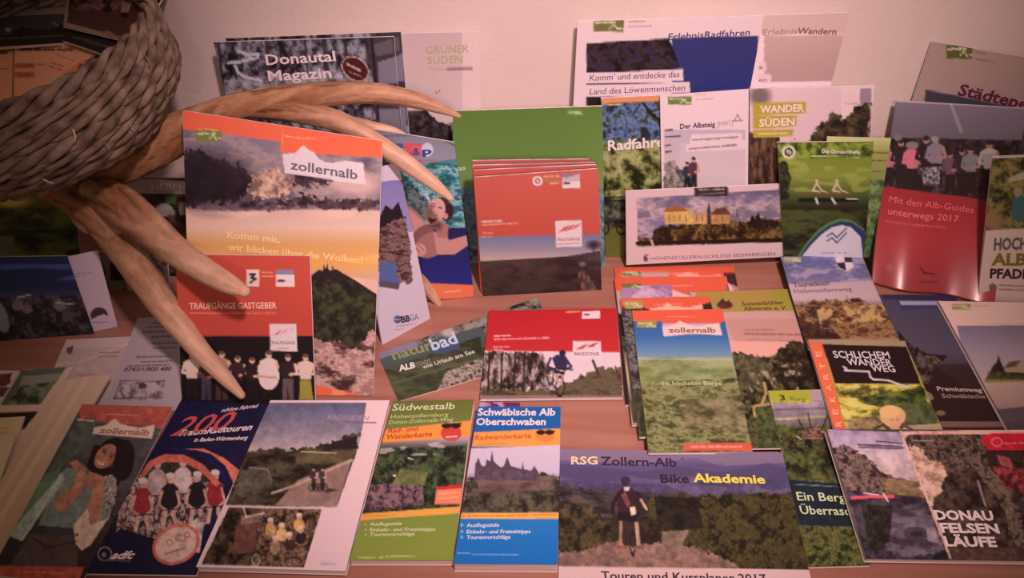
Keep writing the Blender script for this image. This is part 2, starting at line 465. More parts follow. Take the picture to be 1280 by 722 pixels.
def art_wsued(a):
    a.fill((222, 180, 178)); a.rect(938, 110, 1052, 300, (214, 168, 170)); a.rect(1075, 110, 1089, 170, (150, 116, 130))
    a.mott(Q(1010, 178, 1022, 160, 1035, 150, 1040, 140, 1048, 142, 1052, 150, 1070, 134, 1088, 128, 1088, 260, 990, 260, 990, 178), [(28, 20, 16), (60, 44, 30), (96, 74, 50)], 9)
    a.mott(Q(936, 165, 975, 172, 980, 300, 934, 300), [(36, 18, 16), (74, 44, 36), (112, 76, 58)], 5, (1, 4))
    a.ell(950, 120, 13, 12, (120, 92, 88), soft=.8)
    a.poly(Q(941, 129, 1008, 127, 1007, 141, 941, 145), (172, 142, 50)); a.poly(Q(941, 146, 996, 144, 995, 158, 941, 161), (172, 142, 50)); a.poly(Q(941, 162, 992, 161, 991, 170, 941, 172), (172, 142, 50))
    a.scrib(948, 167, 985, 166, 2, (226, 200, 150))
    a.text('WANDER', 950, 141, 1005, 139, 9.5, (240, 214, 190), .03); a.text('SÜDEN', 949, 158, 993, 156, 9.5, (240, 214, 190), .03)
    a.rect(1054, 118, 1074, 130, (220, 176, 172)); a.scrib(1056, 129, 1072, 129, 1.5, (150, 110, 90))
booklet('brochure', 'brochure with yellow WANDER SÜDEN bars over a tree trunk picture, leaning on the wall', 'brochure',
        Q(937, 111, 1093, 107, 1077, 320, 938, 322), art_wsued, stand=(3, .957, 0), thick=.004, cell=1.8)

def art_radf(a):
    a.fill((60, 62, 34))
    a.mott(Q(740, 118, 860, 118, 860, 180, 740, 185), [(34, 36, 40), (80, 92, 130), (110, 124, 160), (50, 60, 40)], 12)
    a.mott(Q(740, 178, 860, 172, 860, 262, 740, 262), [(30, 30, 12), (84, 84, 40), (140, 132, 78), (176, 160, 110)], 14)
    a.mott(Q(740, 245, 860, 245, 860, 290, 740, 290), [(24, 22, 20), (60, 58, 40), (110, 100, 84)], 7)
    a.rect(740, 285, 860, 335, [(285, (96, 96, 40)), (330, (110, 100, 50))])
    a.line(Q(800, 122, 812, 140, 824, 150, 830, 170), 3, (24, 18, 20)); a.line(Q(812, 140, 835, 132), 2, (24, 18, 20)); a.line(Q(800, 130, 790, 145), 1.5, (24, 18, 20))
    a.bike(766, 294, 9, 11, (26, 20, 22)); a.line(Q(753, 250, 782, 251), 2, (30, 22, 20))
    a.poly(Q(752, 121, 830, 117, 830, 126, 752, 130), (222, 134, 92)); a.scrib(760, 131, 778, 130, 2.5, (220, 200, 120))
    a.text('Radfahren', 760, 188, 839, 182, 13, (236, 226, 226), .03)
booklet('brochure', 'green brochure titled Radfahren with blossom trees and an orange top strip', 'brochure',
        Q(751, 123, 880, 117, 877, 322, 757, 325), art_radf, stand=(3, .950, 0), thick=.004, cell=1.6)

def art_albst(a):
    a.fill((232, 190, 192)); a.rect(830, 162, 932, 300, [(162, (190, 160, 172)), (215, (206, 170, 172)), (240, (196, 160, 158))])
    a.stamp(835, 121, 30, 10, (110, 116, 60)); a.scrib(869, 119, 884, 118, 1.6, (180, 140, 140)); a.scrib(869, 124, 891, 123, 1.6, (180, 140, 140))
    a.rect(850, 178, 932, 300, (214, 178, 180), .5)
    a.poly(Q(864, 168, 928, 166, 927, 176, 862, 180), (232, 192, 194)); a.poly(Q(858, 181, 932, 175, 931, 186, 858, 190), (232, 192, 194))
    a.scrib(866, 175, 924, 171, 3, (130, 100, 110)); a.scrib(862, 186, 922, 181, 3, (130, 100, 110))
    for y, w in ((163, 8), (171, 18), (182, 6), (190, 7)): a.line([(832, y), (832 + w, y - 1)], 2, (60, 50, 56))
    a.mott(Q(830, 205, 842, 200, 852, 215, 868, 230, 868, 245, 830, 245), [(70, 62, 56), (120, 108, 100), (170, 140, 140)], 5)
    a.person(859, 238, 36, (34, 50, 60), (26, 24, 32)); a.person(867, 238, 42, (88, 46, 66), (30, 26, 34))
    a.line([(922, 143), (918, 151)], 1, (120, 90, 100)); a.line([(922, 143), (926, 151)], 1, (120, 90, 100)); a.line([(916, 151), (928, 150)], 1, (120, 90, 100))
    a.text('Der Albsteig', 850, 161, 894, 158, 6.5, (80, 60, 72), .03); a.text('[HW1]', 897, 158, 916, 156, 6.5, (170, 130, 138))
booklet('brochure', 'narrow pale brochure titled Der Albsteig with two hikers, in front of the cycling brochures', 'brochure',
        Q(825, 120, 936, 112, 934, 320, 829, 326), art_albst, stand=(3.5, .943, 0), thick=.003, cell=1.5)

def art_dw2(a):
    a.fill([(171, (190, 178, 120)), (190, (150, 140, 80)), (240, (120, 118, 60)), (320, (58, 76, 50))])
    a.scrib(1088, 190, 1110, 191, 3, (90, 84, 40)); a.scrib(1088, 200, 1108, 201, 3, (90, 84, 40)); a.scrib(1086, 214, 1104, 215, 2.5, (90, 84, 40))
    a.mott(Q(1070, 225, 1108, 225, 1100, 330, 1060, 330), [(40, 60, 40), (90, 104, 60), (130, 140, 90)], 6, a=.8)
booklet('brochure', 'pale green river brochure, the copy standing behind with only its right edge showing', 'brochure',
        Q(1034, 171, 1114, 173, 1090, 322, 1020, 318), art_dw2, stand=(5, .941, 2), thick=.002, cell=1.8, pages=False, group=None)
def art_dw(a):
    a.fill([(178, (70, 80, 30)), (192, (110, 118, 40)), (220, (124, 126, 50)), (244, (70, 76, 34)), (262, (30, 28, 18)), (320, (34, 32, 20))])
    a.mott(Q(970, 178, 1092, 178, 1092, 196, 970, 198), [(44, 50, 20), (90, 100, 34), (136, 140, 56)], 8)
    a.speck(Q(970, 196, 1092, 196, 1092, 240, 970, 240), (150, 150, 70), 9, .6, .6, (3, 1))
    a.mott(Q(970, 262, 1092, 262, 1092, 325, 970, 325), [(22, 18, 12), (48, 46, 24), (66, 66, 34)], 12, (3, 1))
    a.mott(Q(966, 200, 982, 202, 990, 225, 984, 250, 966, 250), [(20, 18, 12), (60, 58, 34)], 6)
    for x in (1021, 1046):
        a.ell(x, 226, 2.2, 2.4, (190, 150, 130)); a.line([(x, 229), (x - 5, 238), (x + 4, 240)], 2, (206, 170, 150)); a.line([(x, 229), (x + 6, 238), (x + 14, 241)], 1.6, (206, 170, 150))
    a.line(Q(995, 241, 1066, 242), 2, (110, 70, 50)); a.line(Q(1000, 250, 1070, 250), 5, (24, 18, 12)); a.line(Q(1020, 248, 1022, 254), 3, (190, 170, 160)); a.line(Q(1040, 248, 1044, 254), 3, (190, 170, 160)); a.line(Q(1058, 248, 1072, 249), 1.5, (190, 170, 160))
    arc = [(996, 322), (1008, 303), (1022, 288), (1036, 278), (1050, 273), (1064, 275), (1080, 286)]
    a.poly(arc + [(1082, 326), (996, 326)], (84, 112, 60)); a.poly([(x + 1, y + 3) for x, y in arc] + [(1080, 326), (998, 326)], (40, 50, 84))
    a.poly([(1001, 322), (1014, 306), (1028, 292), (1040, 284), (1052, 281), (1064, 284), (1076, 296), (1079, 326), (1001, 326)], (226, 198, 204))
    for k in (0, 6): a.line([(1034, 301 - k), (1040, 297 - k), (1046, 303 - k), (1052, 297 - k), (1058, 291 - k)], 1.8, (50, 60, 84))
    a.scrib(1028, 316, 1058, 316, 2.5, (150, 130, 150))
    a.ell(986, 190, 8.5, 8.5, (226, 210, 180)); a.ell(986, 190, 5.5, 5.5, (70, 60, 40), inner=.55); a.line(Q(982, 194, 990, 187), 1.3, (70, 60, 40))
    a.scrib(1014, 195, 1074, 196, 1.5, (200, 200, 150)); a.text('Die DonauWelle', 1027, 191, 1075, 192, 4.6, (214, 212, 180), .02)
booklet('brochure', 'green brochure of a river meadow with a white wave emblem at its foot', 'brochure',
        Q(972, 178, 1092, 177, 1080, 325, 980, 322), art_dw, stand=(5, .932, 1), thick=.003, cell=1.5)

def art_hz(a):
    a.fill((214, 170, 170)); P4 = Q(796, 248, 982, 236, 979, 302, 797, 308)
    a.poly(P4, [(236, (132, 108, 120)), (262, (176, 136, 140)), (290, (110, 100, 130))])
    a.cl = P4
    a.mott(P4, [(100, 86, 116), (150, 122, 138), (200, 160, 160), (112, 92, 110)], 18, (2.4, 1), .75)
    a.mott(Q(797, 298, 815, 295, 825, 284, 850, 280, 880, 278, 930, 276, 950, 272, 980, 276, 979, 302, 797, 308), [(26, 12, 10), (70, 44, 22), (124, 90, 46)], 7)
    a.poly(Q(831, 264, 834, 262, 858, 260, 862, 264, 866, 264, 867, 280, 831, 280), (204, 158, 88)); a.poly(Q(829, 265, 834, 258, 850, 257, 862, 264), (150, 84, 50))
    a.poly(Q(866, 268, 884, 266, 885, 280, 866, 280), (190, 140, 84)); a.poly(Q(884, 280, 884, 262, 886, 252, 888, 262, 889, 280), (66, 38, 34)); a.poly(Q(889, 266, 908, 262, 913, 268, 912, 280, 889, 280), (176, 124, 82)); a.poly(Q(888, 268, 896, 260, 908, 260, 914, 268), (104, 54, 40))
    for x in (836, 843, 850, 857, 871, 878, 895, 903): a.line([(x, 269), (x, 276)], 1, (120, 80, 50))
    a.poly(Q(936, 284, 938, 274, 940, 268, 944, 274, 948, 265, 952, 276, 955, 286), (30, 16, 16)); a.mott(Q(816, 300, 818, 286, 828, 280, 838, 288, 838, 304, 816, 306), [(20, 10, 8), (60, 40, 18)], 4)
    a.line(Q(797, 304, 979, 300), 5, (30, 14, 10)); a.line(Q(814, 300, 817, 308), 3, (190, 150, 140)); a.line(Q(921, 262, 922, 272), 1.6, (80, 60, 70))
    a.cl = None; a.tone(P4, .2)
    a.rect(868, 233, 910, 245, (50, 34, 38)); a.scrib(872, 237, 905, 236, 2.2, (200, 160, 160)); a.scrib(872, 242, 905, 241, 1.2, (150, 120, 120))
    a.text('HOHENZOLLERN-SCHLOSS SIGMARINGEN', 813, 325, 969, 319, 4.4, (120, 82, 90), 0)
    a.ell(807, 323, 2.6, 3.6, (60, 34, 40)); a.line(Q(805, 319, 810, 318, 806, 323, 810, 326), 1.2, (140, 90, 90))
booklet('brochure', 'landscape pale grey brochure with a castle panorama, Hohenzollern-Schloss Sigmaringen', 'brochure',
        Q(782, 239, 998, 229, 993, 320, 783, 331), art_hz, stand=(6, .927, 4.5), thick=.003, cell=1.5)

# ---------------------------------------------------------------- back left
def art_gruen(a):
    a.fill([(42, (200, 158, 158)), (100, (206, 164, 160)), (134, (206, 166, 164))]); a.rect(578, 38, 602, 160, (222, 176, 172))
    a.mott(Q(500, 138, 530, 136, 545, 150, 566, 156, 568, 240, 500, 240), [(20, 14, 16), (46, 34, 36), (76, 60, 60)], 6)
    a.text('GRÜNER', 533, 67, 586, 65, 10, (170, 148, 104)); a.text('SÜDEN', 535, 80, 578, 78.5, 10, (170, 148, 104))
    a.line(Q(536, 86, 560, 86), 1.6, (150, 120, 70)); a.line(Q(560, 86, 590, 85.5), 2, (60, 40, 50)); a.scrib(536, 95, 576, 95, 1.5, (186, 150, 130)); a.line(Q(545, 116, 550, 113), 1, (120, 60, 50))
booklet('brochure', 'pale grey brochure headed GRÜNER SÜDEN behind the silver-birch magazines', 'brochure',
        Q(390, 44, 599, 40), art_gruen, stand=(3, .965, 0), thick=.003, cell=2)

def birch(a, dx, dy, title):
    o = lambda *q: [(q[i] + dx, q[i + 1] + dy) for i in range(0, len(q), 2)]
    a.fill((86, 74, 82))
    a.mott(o(250, 30, 520, 30, 520, 320, 250, 320), [(26, 18, 24), (74, 62, 70), (120, 106, 118), (150, 134, 144)], 9, (1, 1.6))
    for x, w, c in ((272, 4, (40, 28, 34)), (290, 3, (34, 24, 30)), (332, 5, (50, 38, 42)), (349, 2, (30, 20, 26)), (380, 3, (44, 32, 36)), (404, 6, (46, 34, 38)), (430, 4, (34, 24, 26)), (458, 7, (52, 36, 38))):
        a.line(o(x, 40, x + 8, 130), w, c, .8)
    a.mott(o(280, 100, 470, 86, 470, 120, 282, 130), [(90, 80, 84), (150, 132, 138), (190, 166, 170)], 6, a=.7)
    a.poly(o(462, 42, 506, 40, 512, 160, 470, 160), (62, 46, 52)); a.poly(o(472, 78, 496, 70, 498, 104, 474, 106), (120, 104, 116)); a.poly(o(466, 56, 490, 48, 492, 66, 470, 70), (92, 76, 84)); a.line(o(496, 42, 506, 150), 3, (30, 20, 24)); a.line(o(464, 44, 474, 150), 3, (34, 22, 26))
    a.poly(o(474, 136, 500, 136, 502, 240, 476, 240), (116, 102, 112))
    if title:
        a.line(o(298, 64, 312, 69, 323, 67, 322, 72, 300, 77, 285, 79), 3.4, (226, 202, 214)); a.line(o(294, 82, 297, 90, 306, 96, 327, 101), 3.2, (226, 202, 214))
        a.ell(444, 86, 19, 14, (196, 150, 140), rot=38); a.ell(444, 86, 17.5, 12.5, (70, 26, 24), rot=38)
        a.scrib(434, 80, 450, 88, 3.4, (206, 160, 150)); a.scrib(436, 89, 452, 96, 2, (180, 130, 120))
        a.text('Donautal', 333, 81, 420, 76, 13.5, (226, 204, 214), .022); a.text('Magazin', 336, 101, 415, 97, 13.5, (226, 204, 214), .022); a.text('.de', 416, 98, 429, 97, 6, (200, 170, 180), .01)
booklet('magazine', 'upper right copy of the birch-forest river valley magazine, its title hidden by the other copy', 'magazine',
        Q(282, 48, 501, 40), lambda a: birch(a, 8, -3, False), stand=(3, .955, 0), thick=.003, cell=2)
booklet('magazine', 'front copy of the birch-forest magazine reading Donautal Magazin, above the antler', 'magazine',
        Q(267, 53, 492, 46), lambda a: birch(a, 0, 0, True), stand=(3.5, .946, 0), thick=.003, cell=1.7)

def art_green(a):
    a.fill([(135, (96, 116, 52)), (200, (112, 134, 66)), (240, (130, 142, 90)), (290, (110, 126, 110)), (330, (120, 124, 130))])
    a.mott(Q(575, 235, 595, 235, 600, 345, 580, 345), [(80, 100, 110), (130, 136, 150), (60, 70, 74)], 12)
    a.mott(Q(745, 235, 770, 235, 768, 350, 744, 350), [(60, 70, 60), (140, 150, 150), (70, 110, 120)], 9, (1, 2))
    a.stamp(709, 138, 20, 6, (120, 140, 70)); a.text('as', 573, 213, 582, 212, 6, (210, 220, 190), .02)
booklet('brochure', 'large plain green brochure standing behind the orange booklet stack', 'brochure',
        Q(566, 139, 753, 133, 756, 336, 566, 338), art_green, stand=(4, .925, 0), thick=.004, cell=2)

# four orange trail booklets standing one behind the other
def art_traufg(a, full=True):
    a.fill((208, 84, 72)); 
    if not full:
        a.poly(Q(590, 198, 752, 200, 752, 212, 590, 208), (196, 90, 82)); return
    a.fill([(205, (206, 92, 80)), (290, (200, 80, 66))])
    a.poly(Q(596, 296, 750, 292, 752, 366, 603, 372), [(290, (116, 110, 140)), (310, (150, 134, 150)), (326, (206, 164, 150))])
    a.poly(Q(598, 327, 640, 324, 690, 322, 716, 319, 751, 313, 753, 366, 603, 372), [(320, (76, 56, 60)), (340, (50, 34, 36)), (366, (36, 24, 24))])
    a.mott(Q(600, 326, 752, 318, 753, 366, 603, 372), [(34, 22, 22), (66, 46, 44), (96, 70, 58)], 14, (3, 1), .5)
    a.mott(Q(722, 340, 732, 338, 746, 362, 728, 366), [(60, 40, 36), (170, 120, 110)], 4, (1, 2), .7)
    a.ell(742, 306, 8, 5, (60, 44, 56), soft=1.1); a.line(Q(741, 304, 743, 320), 1.2, (50, 36, 44)); a.ell(728, 330, 4, 3, (130, 100, 100), soft=1)
    a.poly(Q(694, 276, 727, 275, 728, 308, 695, 309), (238, 200, 200))
    for k in range(3): a.poly([(697 + k * 8, 291 - k * 1.6), (705 + k * 8, 284 - k * 1.6), (713 + k * 7, 281 - k), (706 + k * 7, 288 - k * 1.5)], (206, 84, 74))
    a.text('TRAUFGÄNGE', 696, 301, 725, 300, 3.8, (150, 100, 100), .01); a.scrib(697, 305, 724, 304, 1.6, (200, 130, 130))
    a.ell(672, 226, 6.4, 6.2, (238, 200, 196)); a.ell(672, 226, 3.6, 3.6, (150, 90, 70), inner=.5)
    a.scrib(680, 221, 700, 220, 2, (236, 200, 150)); a.scrib(680, 226, 700, 225, 2.4, (150, 140, 70)); a.scrib(688, 229, 700, 228, 2, (230, 200, 190))
    a.rect(703, 217, 725, 227, (140, 120, 150)); a.rect(703, 222, 725, 235, (236, 200, 196)); a.scrib(706, 229, 712, 229, 3.4, (60, 40, 50)); a.poly(Q(703, 224, 715, 220, 725, 217, 725, 226, 703, 227), (200, 170, 170))
    a.scrib(603, 277, 628, 276, 3, (236, 190, 180)); a.scrib(603, 281, 648, 279, 2.4, (226, 160, 146)); a.scrib(603, 291, 615, 291, 2, (226, 160, 146)); a.scrib(603, 296, 615, 295, 2, (226, 160, 146))
dup_pts = [(Q(590, 201, 737, 199, 742, 352, 600, 358), .010, 'rearmost of the four standing orange trail booklets, only its top edge in view'),
           (Q(590, 207, 744, 203, 747, 356, 600, 362), .010, 'third from the front of the four standing orange trail booklets'),
           (Q(591, 213, 746, 206, 749, 359, 601, 366), .010, 'second of the four orange trail booklets, directly behind the front one'),
           (Q(592, 222, 748, 211, 752, 362, 604, 370), .010, 'foremost orange trail booklet of the upright fan, with white logo square over a dusk valley')]
for i, (p, t, lb) in enumerate(dup_pts):
    booklet('trail_booklet', lb, 'brochure', p, (lambda a, f=(i == 3): art_traufg(a, f)), stand=(2.5, None, 0), thick=.0045, group='orange trail booklets in the upright fan', cell=1.5 if i == 3 else 5, back=M_DARKBACK)

def art_swim(a):
    a.fill([(150, (120, 108, 120)), (196, (110, 110, 124)), (204, (60, 120, 126)), (290, (46, 96, 110)), (300, (24, 26, 74)), (372, (32, 34, 96))])
    a.mott(Q(450, 200, 600, 205, 600, 290, 450, 290), [(30, 80, 84), (70, 130, 132), (150, 176, 180), (40, 84, 100)], 10, (2, 1))
    a.mott(Q(450, 245, 535, 240, 545, 275, 520, 300, 450, 285), [(90, 130, 140), (226, 206, 214), (60, 110, 124)], 8)
    a.poly(Q(450, 152, 500, 158, 526, 160, 548, 165, 569, 178, 570, 198, 520, 206, 450, 198), [(150, (116, 106, 116)), (200, (140, 130, 144))]); a.line(Q(480, 170, 540, 168, 569, 182), 2, (90, 84, 96)); a.line(Q(480, 204, 545, 200), 2, (170, 90, 110))
    a.ell(558, 156, 18, 9, (50, 36, 44), soft=.3)
    a.ell(560, 330, 52, 24, (28, 26, 84), rot=-8); a.poly(Q(530, 286, 590, 284, 594, 360, 524, 350), [(290, (30, 30, 76)), (350, (34, 36, 110))])
    # laughing swimmer
    sk = (196, 128, 122)
    a.ell(558, 264, 9, 12, (52, 28, 30)); a.ell(553, 252, 8, 6, (70, 40, 40))
    a.poly(Q(500, 250, 520, 262, 534, 280, 530, 300, 516, 288, 502, 268), sk); a.ell(528, 294, 18, 10, (130, 76, 78), rot=-40); a.ell(538, 306, 20, 15, (160, 100, 98), rot=-30)
    a.poly(Q(542, 290, 556, 294, 562, 300, 590, 292, 592, 302, 568, 318, 546, 318), sk); a.poly(Q(544, 276, 560, 280, 560, 298, 546, 296), (170, 104, 102))
    a.ell(544, 264, 12, 17, (210, 146, 138), rot=18); a.poly(Q(535, 272, 546, 268, 545, 276, 538, 280), (120, 34, 50)); a.poly(Q(536, 272, 545, 269, 544, 273), (240, 220, 224))
    a.line(Q(538, 257, 543, 258), 1.6, (60, 30, 34)); a.line(Q(548, 259, 552, 260), 1.4, (60, 30, 34)); a.line(Q(540, 260, 537, 266), 1.4, (160, 96, 92)); a.line(Q(538, 254, 544, 255), 1, (80, 44, 42)); a.ell(557, 270, 3, 4, (200, 130, 124))
    a.ell(524, 312, 9, 8, (204, 138, 130), rot=20); a.line(Q(518, 308, 526, 316), 1, (140, 80, 80)); a.line(Q(522, 305, 530, 313), 1, (140, 80, 80))
    a.poly(Q(500, 352, 592, 356, 593, 372, 500, 376), (226, 110, 74)); a.line(Q(556, 365, 575, 363), 2, (236, 150, 130))
    a.rect(507, 178, 513, 194, (206, 90, 90)); a.rect(505, 179, 527, 195, (206, 70, 76), .8); a.ell(520, 187, 5.4, 5, (226, 80, 110)); a.ell(520, 187, 2.4, 2.2, (60, 60, 110))
    a.ell(534, 187, 7.5, 8.5, (226, 200, 220)); a.poly(Q(480, 180, 504, 179, 505, 196, 480, 198), (70, 80, 130))
    a.text('bad', 483, 195, 505, 195, 10, (226, 200, 220), .03); a.text('k', 507, 194, 514, 194, 9, (226, 110, 130), .02); a.text('a', 516, 193, 525, 193, 8, (70, 70, 120), .04); a.text('p', 528, 193, 540, 192, 9, (50, 60, 120), .04)
booklet('brochure', 'swimming pool brochure with a laughing woman in blue water behind the antler tines', 'brochure',
        Q(446, 158, 568, 178, 593, 370, 474, 384), art_swim, stand=(6, None, 0), thick=.003, cell=1.4, pages=False)

def art_bbga(a):
    a.fill((236, 200, 214)); a.poly(Q(470, 228, 510, 222, 520, 290, 470, 290), [(225, (128, 110, 160)), (280, (150, 130, 170))])
    a.poly(Q(474, 272, 482, 256, 490, 262, 498, 252, 504, 270, 512, 300, 474, 306), (34, 22, 30)); a.mott(Q(474, 285, 505, 270, 512, 300, 516, 352, 474, 356), [(60, 34, 34), (110, 74, 76), (150, 104, 100), (70, 44, 44)], 5, (2.5, 1))
    a.poly(Q(474, 330, 486, 326, 498, 332, 494, 340, 502, 354, 474, 358), (84, 92, 140)); a.poly(Q(474, 350, 500, 354, 498, 362, 474, 358), (90, 70, 80)); a.rect(470, 212, 505, 225, (226, 190, 206))
    a.ell(497, 399, 5, 5, (84, 74, 110)); a.scrib(493, 399, 501, 399, 2, (200, 180, 200))
    a.text('BB', 502, 403, 513, 401, 8, (50, 40, 66), .05); a.text('GA', 513, 401, 524, 399, 8, (110, 94, 116)); a.scrib(495, 408, 520, 404, 1.6, (150, 120, 140)); a.scrib(495, 412, 506, 410, 1.6, (150, 120, 140))
booklet('flyer', 'narrow white BBGA flyer with a mountain picture, right of the big cloud brochure', 'flyer',
        Q(440, 218, 498, 203, 538, 398, 478, 431), art_bbga, stand=(8, None, 0), thick=.002, cell=1.4, pages=False)
# ---------------------------------------------------------------- big cloud brochure and host booklet
def art_cloud(a):
    a.fill([(150, (118, 100, 114)), (195, (126, 104, 116)), (235, (150, 116, 112)), (262, (196, 150, 140)), (285, (206, 158, 140)), (305, (196, 136, 86)), (330, (208, 138, 76)), (345, (196, 140, 110)), (380, (180, 140, 140))])
    a.mott(Q(225, 150, 485, 180, 485, 262, 235, 262), [(70, 54, 68), (112, 92, 104), (160, 124, 118), (120, 98, 112)], 34, (2.2, 1), .8)
    a.mott(Q(225, 190, 250, 186, 275, 200, 300, 208, 318, 222, 312, 238, 300, 250, 262, 256, 225, 258), [(18, 8, 16), (40, 26, 34), (64, 46, 56)], 16, rag=7); a.ell(262, 226, 50, 34, (26, 14, 22), rot=8, soft=.9, a=.8)
    a.mott(Q(316, 218, 340, 212, 368, 222, 366, 242, 340, 250, 312, 246), [(110, 78, 74), (176, 128, 112), (206, 156, 138)], 9, rag=6); a.ell(440, 228, 40, 18, (190, 146, 140), rot=10, soft=.9); a.ell(385, 215, 22, 10, (70, 50, 60), soft=1)
    a.mott(Q(300, 254, 340, 252, 380, 243, 400, 248, 430, 250, 486, 250, 486, 260, 430, 262, 380, 256, 340, 262, 300, 264), [(36, 20, 28), (60, 38, 44), (96, 66, 70)], 9, rag=5); a.mott(Q(366, 214, 400, 212, 440, 220, 400, 230, 366, 232), [(40, 24, 32), (74, 54, 62)], 9, rag=6); a.line(Q(290, 262, 360, 260, 420, 256, 484, 262), 5, (90, 60, 66), .5)
    a.speck(Q(240, 265, 484, 262, 484, 300, 240, 300), (222, 172, 156), 30, .5, .6, (4, 1)); a.speck(Q(240, 300, 484, 300, 484, 350, 240, 350), (222, 160, 100), 26, .55, .5, (5, 1))
    a.mott(Q(390, 340, 484, 352, 484, 505, 390, 505), [(200, 150, 130), (214, 160, 140)], 10)
    a.poly(Q(388, 345, 398, 337, 404, 338, 408, 333, 412, 338, 420, 336, 428, 341, 444, 350, 462, 362, 484, 376, 484, 450, 388, 450), (34, 22, 22))
    a.mott(Q(390, 348, 440, 352, 484, 380, 484, 440, 390, 440), [(24, 16, 16), (40, 34, 24), (62, 56, 34)], 9)
    a.line(Q(405, 338, 405, 332), 1.5, (34, 22, 22)); a.line(Q(409, 336, 409, 330), 1.2, (34, 22, 22)); a.line(Q(416, 338, 416, 333), 1.5, (34, 22, 22))
    a.mott(Q(390, 424, 410, 428, 425, 424, 440, 434, 462, 418, 484, 414, 484, 508, 390, 508), [(60, 36, 34), (130, 88, 82), (196, 146, 136), (150, 104, 96)], 13, (2, 1))
    a.poly(Q(388, 480, 420, 486, 448, 492, 442, 512, 388, 512), (212, 92, 66)); a.poly(Q(416, 486, 432, 489, 430, 502, 414, 500), (230, 130, 96))
    a.poly(Q(225, 134, 482, 176, 482, 197, 455, 193, 352, 181, 350, 177, 290, 168, 226, 161), ORG)
    a.poly(Q(350, 154, 482, 174, 482, 197, 350, 190), (214, 88, 58)); a.line(Q(352, 156, 354, 190), 1, (226, 120, 90))
    a.poly(Q(353, 193, 370, 191, 376, 184, 380, 182, 384, 186, 393, 191, 400, 200, 414, 204, 430, 201, 454, 203, 457, 231, 356, 216), (228, 194, 198))
    a.stamp(245, 163, 32, 14, (110, 110, 50)); a.scrib(248, 161, 276, 163, 2, (220, 150, 110)); a.scrib(356, 170, 392, 174, 2, (232, 150, 120))
    a.text('zollernalb', 363, 211, 447, 224, 12, (96, 84, 92), .02)
    a.text('Komm mit,', 284, 297, 350, 303, 9, (236, 178, 126), .012); a.text('wir blicken über die Wolken!', 285, 312, 453, 329, 9, (236, 176, 120), .012)
booklet('brochure', 'large upright orange-headed zollernalb brochure with golden clouds and a castle hill', 'brochure',
        Q(228, 138, 478, 176, 466, 494, 240, 493), art_cloud, stand=(23, None, 0), thick=.004, cell=1.7)

def art_hosts(a):
    a.fill([(335, (176, 64, 52)), (420, (170, 58, 48))]); a.rect(220, 420, 396, 510, (22, 12, 14))
    ppl = [(240, 60, (214, 176, 160), (30, 20, 22)), (258, 52, (80, 50, 50), (60, 50, 60)), (277, 62, (170, 120, 90), (60, 44, 40)), (297, 56, (50, 30, 34), (30, 20, 22)), (315, 54, (40, 22, 26), (24, 16, 18)), (336, 62, (226, 186, 180), (30, 20, 24)), (360, 58, (40, 26, 34), (90, 66, 70)), (382, 58, (200, 160, 150), (130, 110, 40))]
    for x, h, t, l in ppl: a.person(x, 500, h, t, l, (206, 150, 130), (90, 64, 56), 1.25)
    a.ell(336, 470, 13, 17, (226, 186, 180)); a.line(Q(322, 470, 345, 472), 3, (190, 130, 116)); a.rect(330, 488, 345, 500, (24, 14, 16)); a.poly(Q(375, 476, 388, 476, 392, 500, 374, 500), (140, 118, 50))
    a.poly(Q(337, 405, 370, 405, 372, 439, 338, 438), (232, 196, 194))
    for k in range(3): a.poly([(340 + k * 9, 420 - k * 1.8), (348 + k * 9, 414 - k * 1.8), (354 + k * 8, 411 - k), (348 + k * 7, 417 - k * 1.5)], (190, 64, 62))
    a.text('TRAUFGÄNGE', 339, 430, 369, 430, 4, (120, 80, 80), .012); a.scrib(347, 435, 362, 435, 1.6, (170, 110, 110))
    a.rect(308, 337, 324, 358, (226, 186, 180)); a.line(Q(312, 343, 319, 342, 314, 347, 320, 348, 313, 353), 2.4, (40, 22, 24))
    a.scrib(328, 340, 341, 340, 2, (214, 150, 130)); a.scrib(328, 345, 342, 345, 2.4, (190, 150, 90)); a.rect(345, 337, 367, 345, (120, 110, 136)); a.rect(345, 343, 368, 358, (226, 186, 180)); a.scrib(348, 351, 355, 351, 3.6, (50, 30, 40)); a.scrib(357, 351, 365, 351, 2, (190, 150, 150))
    a.text('TRAUFGÄNGE GASTGEBER', 237, 386, 346, 385, 8, (226, 156, 140), .025); a.scrib(238, 391, 346, 391, 2.2, (206, 110, 96))
booklet('brochure', 'red booklet TRAUFGÄNGE GASTGEBER showing a row of hosts, leaning low against the cloud brochure', 'brochure',
        Q(219, 318, 387, 320, 394, 505, 228, 505), art_hosts, stand=(23, None, 0), thick=.0045, cell=1.5)

# ---------------------------------------------------------------- far left, in the shade of the basket
def art_castle_dark(a):
    a.fill((26, 14, 14)); a.poly(Q(150, 222, 240, 226, 242, 243, 150, 242), (140, 112, 108)); a.mott(Q(150, 243, 246, 243, 248, 340, 150, 340), [(20, 10, 10), (44, 26, 22), (70, 46, 34)], 14)
    a.ell(205, 262, 11, 8, (120, 104, 100)); a.rect(192, 262, 219, 269, (110, 94, 90)); a.rect(224, 253, 244, 269, (120, 100, 96)); a.poly(Q(206, 243, 222, 243, 218, 255, 208, 254), (50, 66, 34)); a.rect(228, 295, 250, 312, (84, 50, 34))
    a.text('HERNA', 190, 237, 238, 236, 8, (190, 160, 156), .01)
booklet('brochure', 'dark brochure with a pale title band between the antler and the cloud brochure', 'brochure',
        Q(140, 222, 236, 223, 250, 345, 158, 345), art_castle_dark, stand=(6, None, 0), thick=.003, cell=2, white=165)
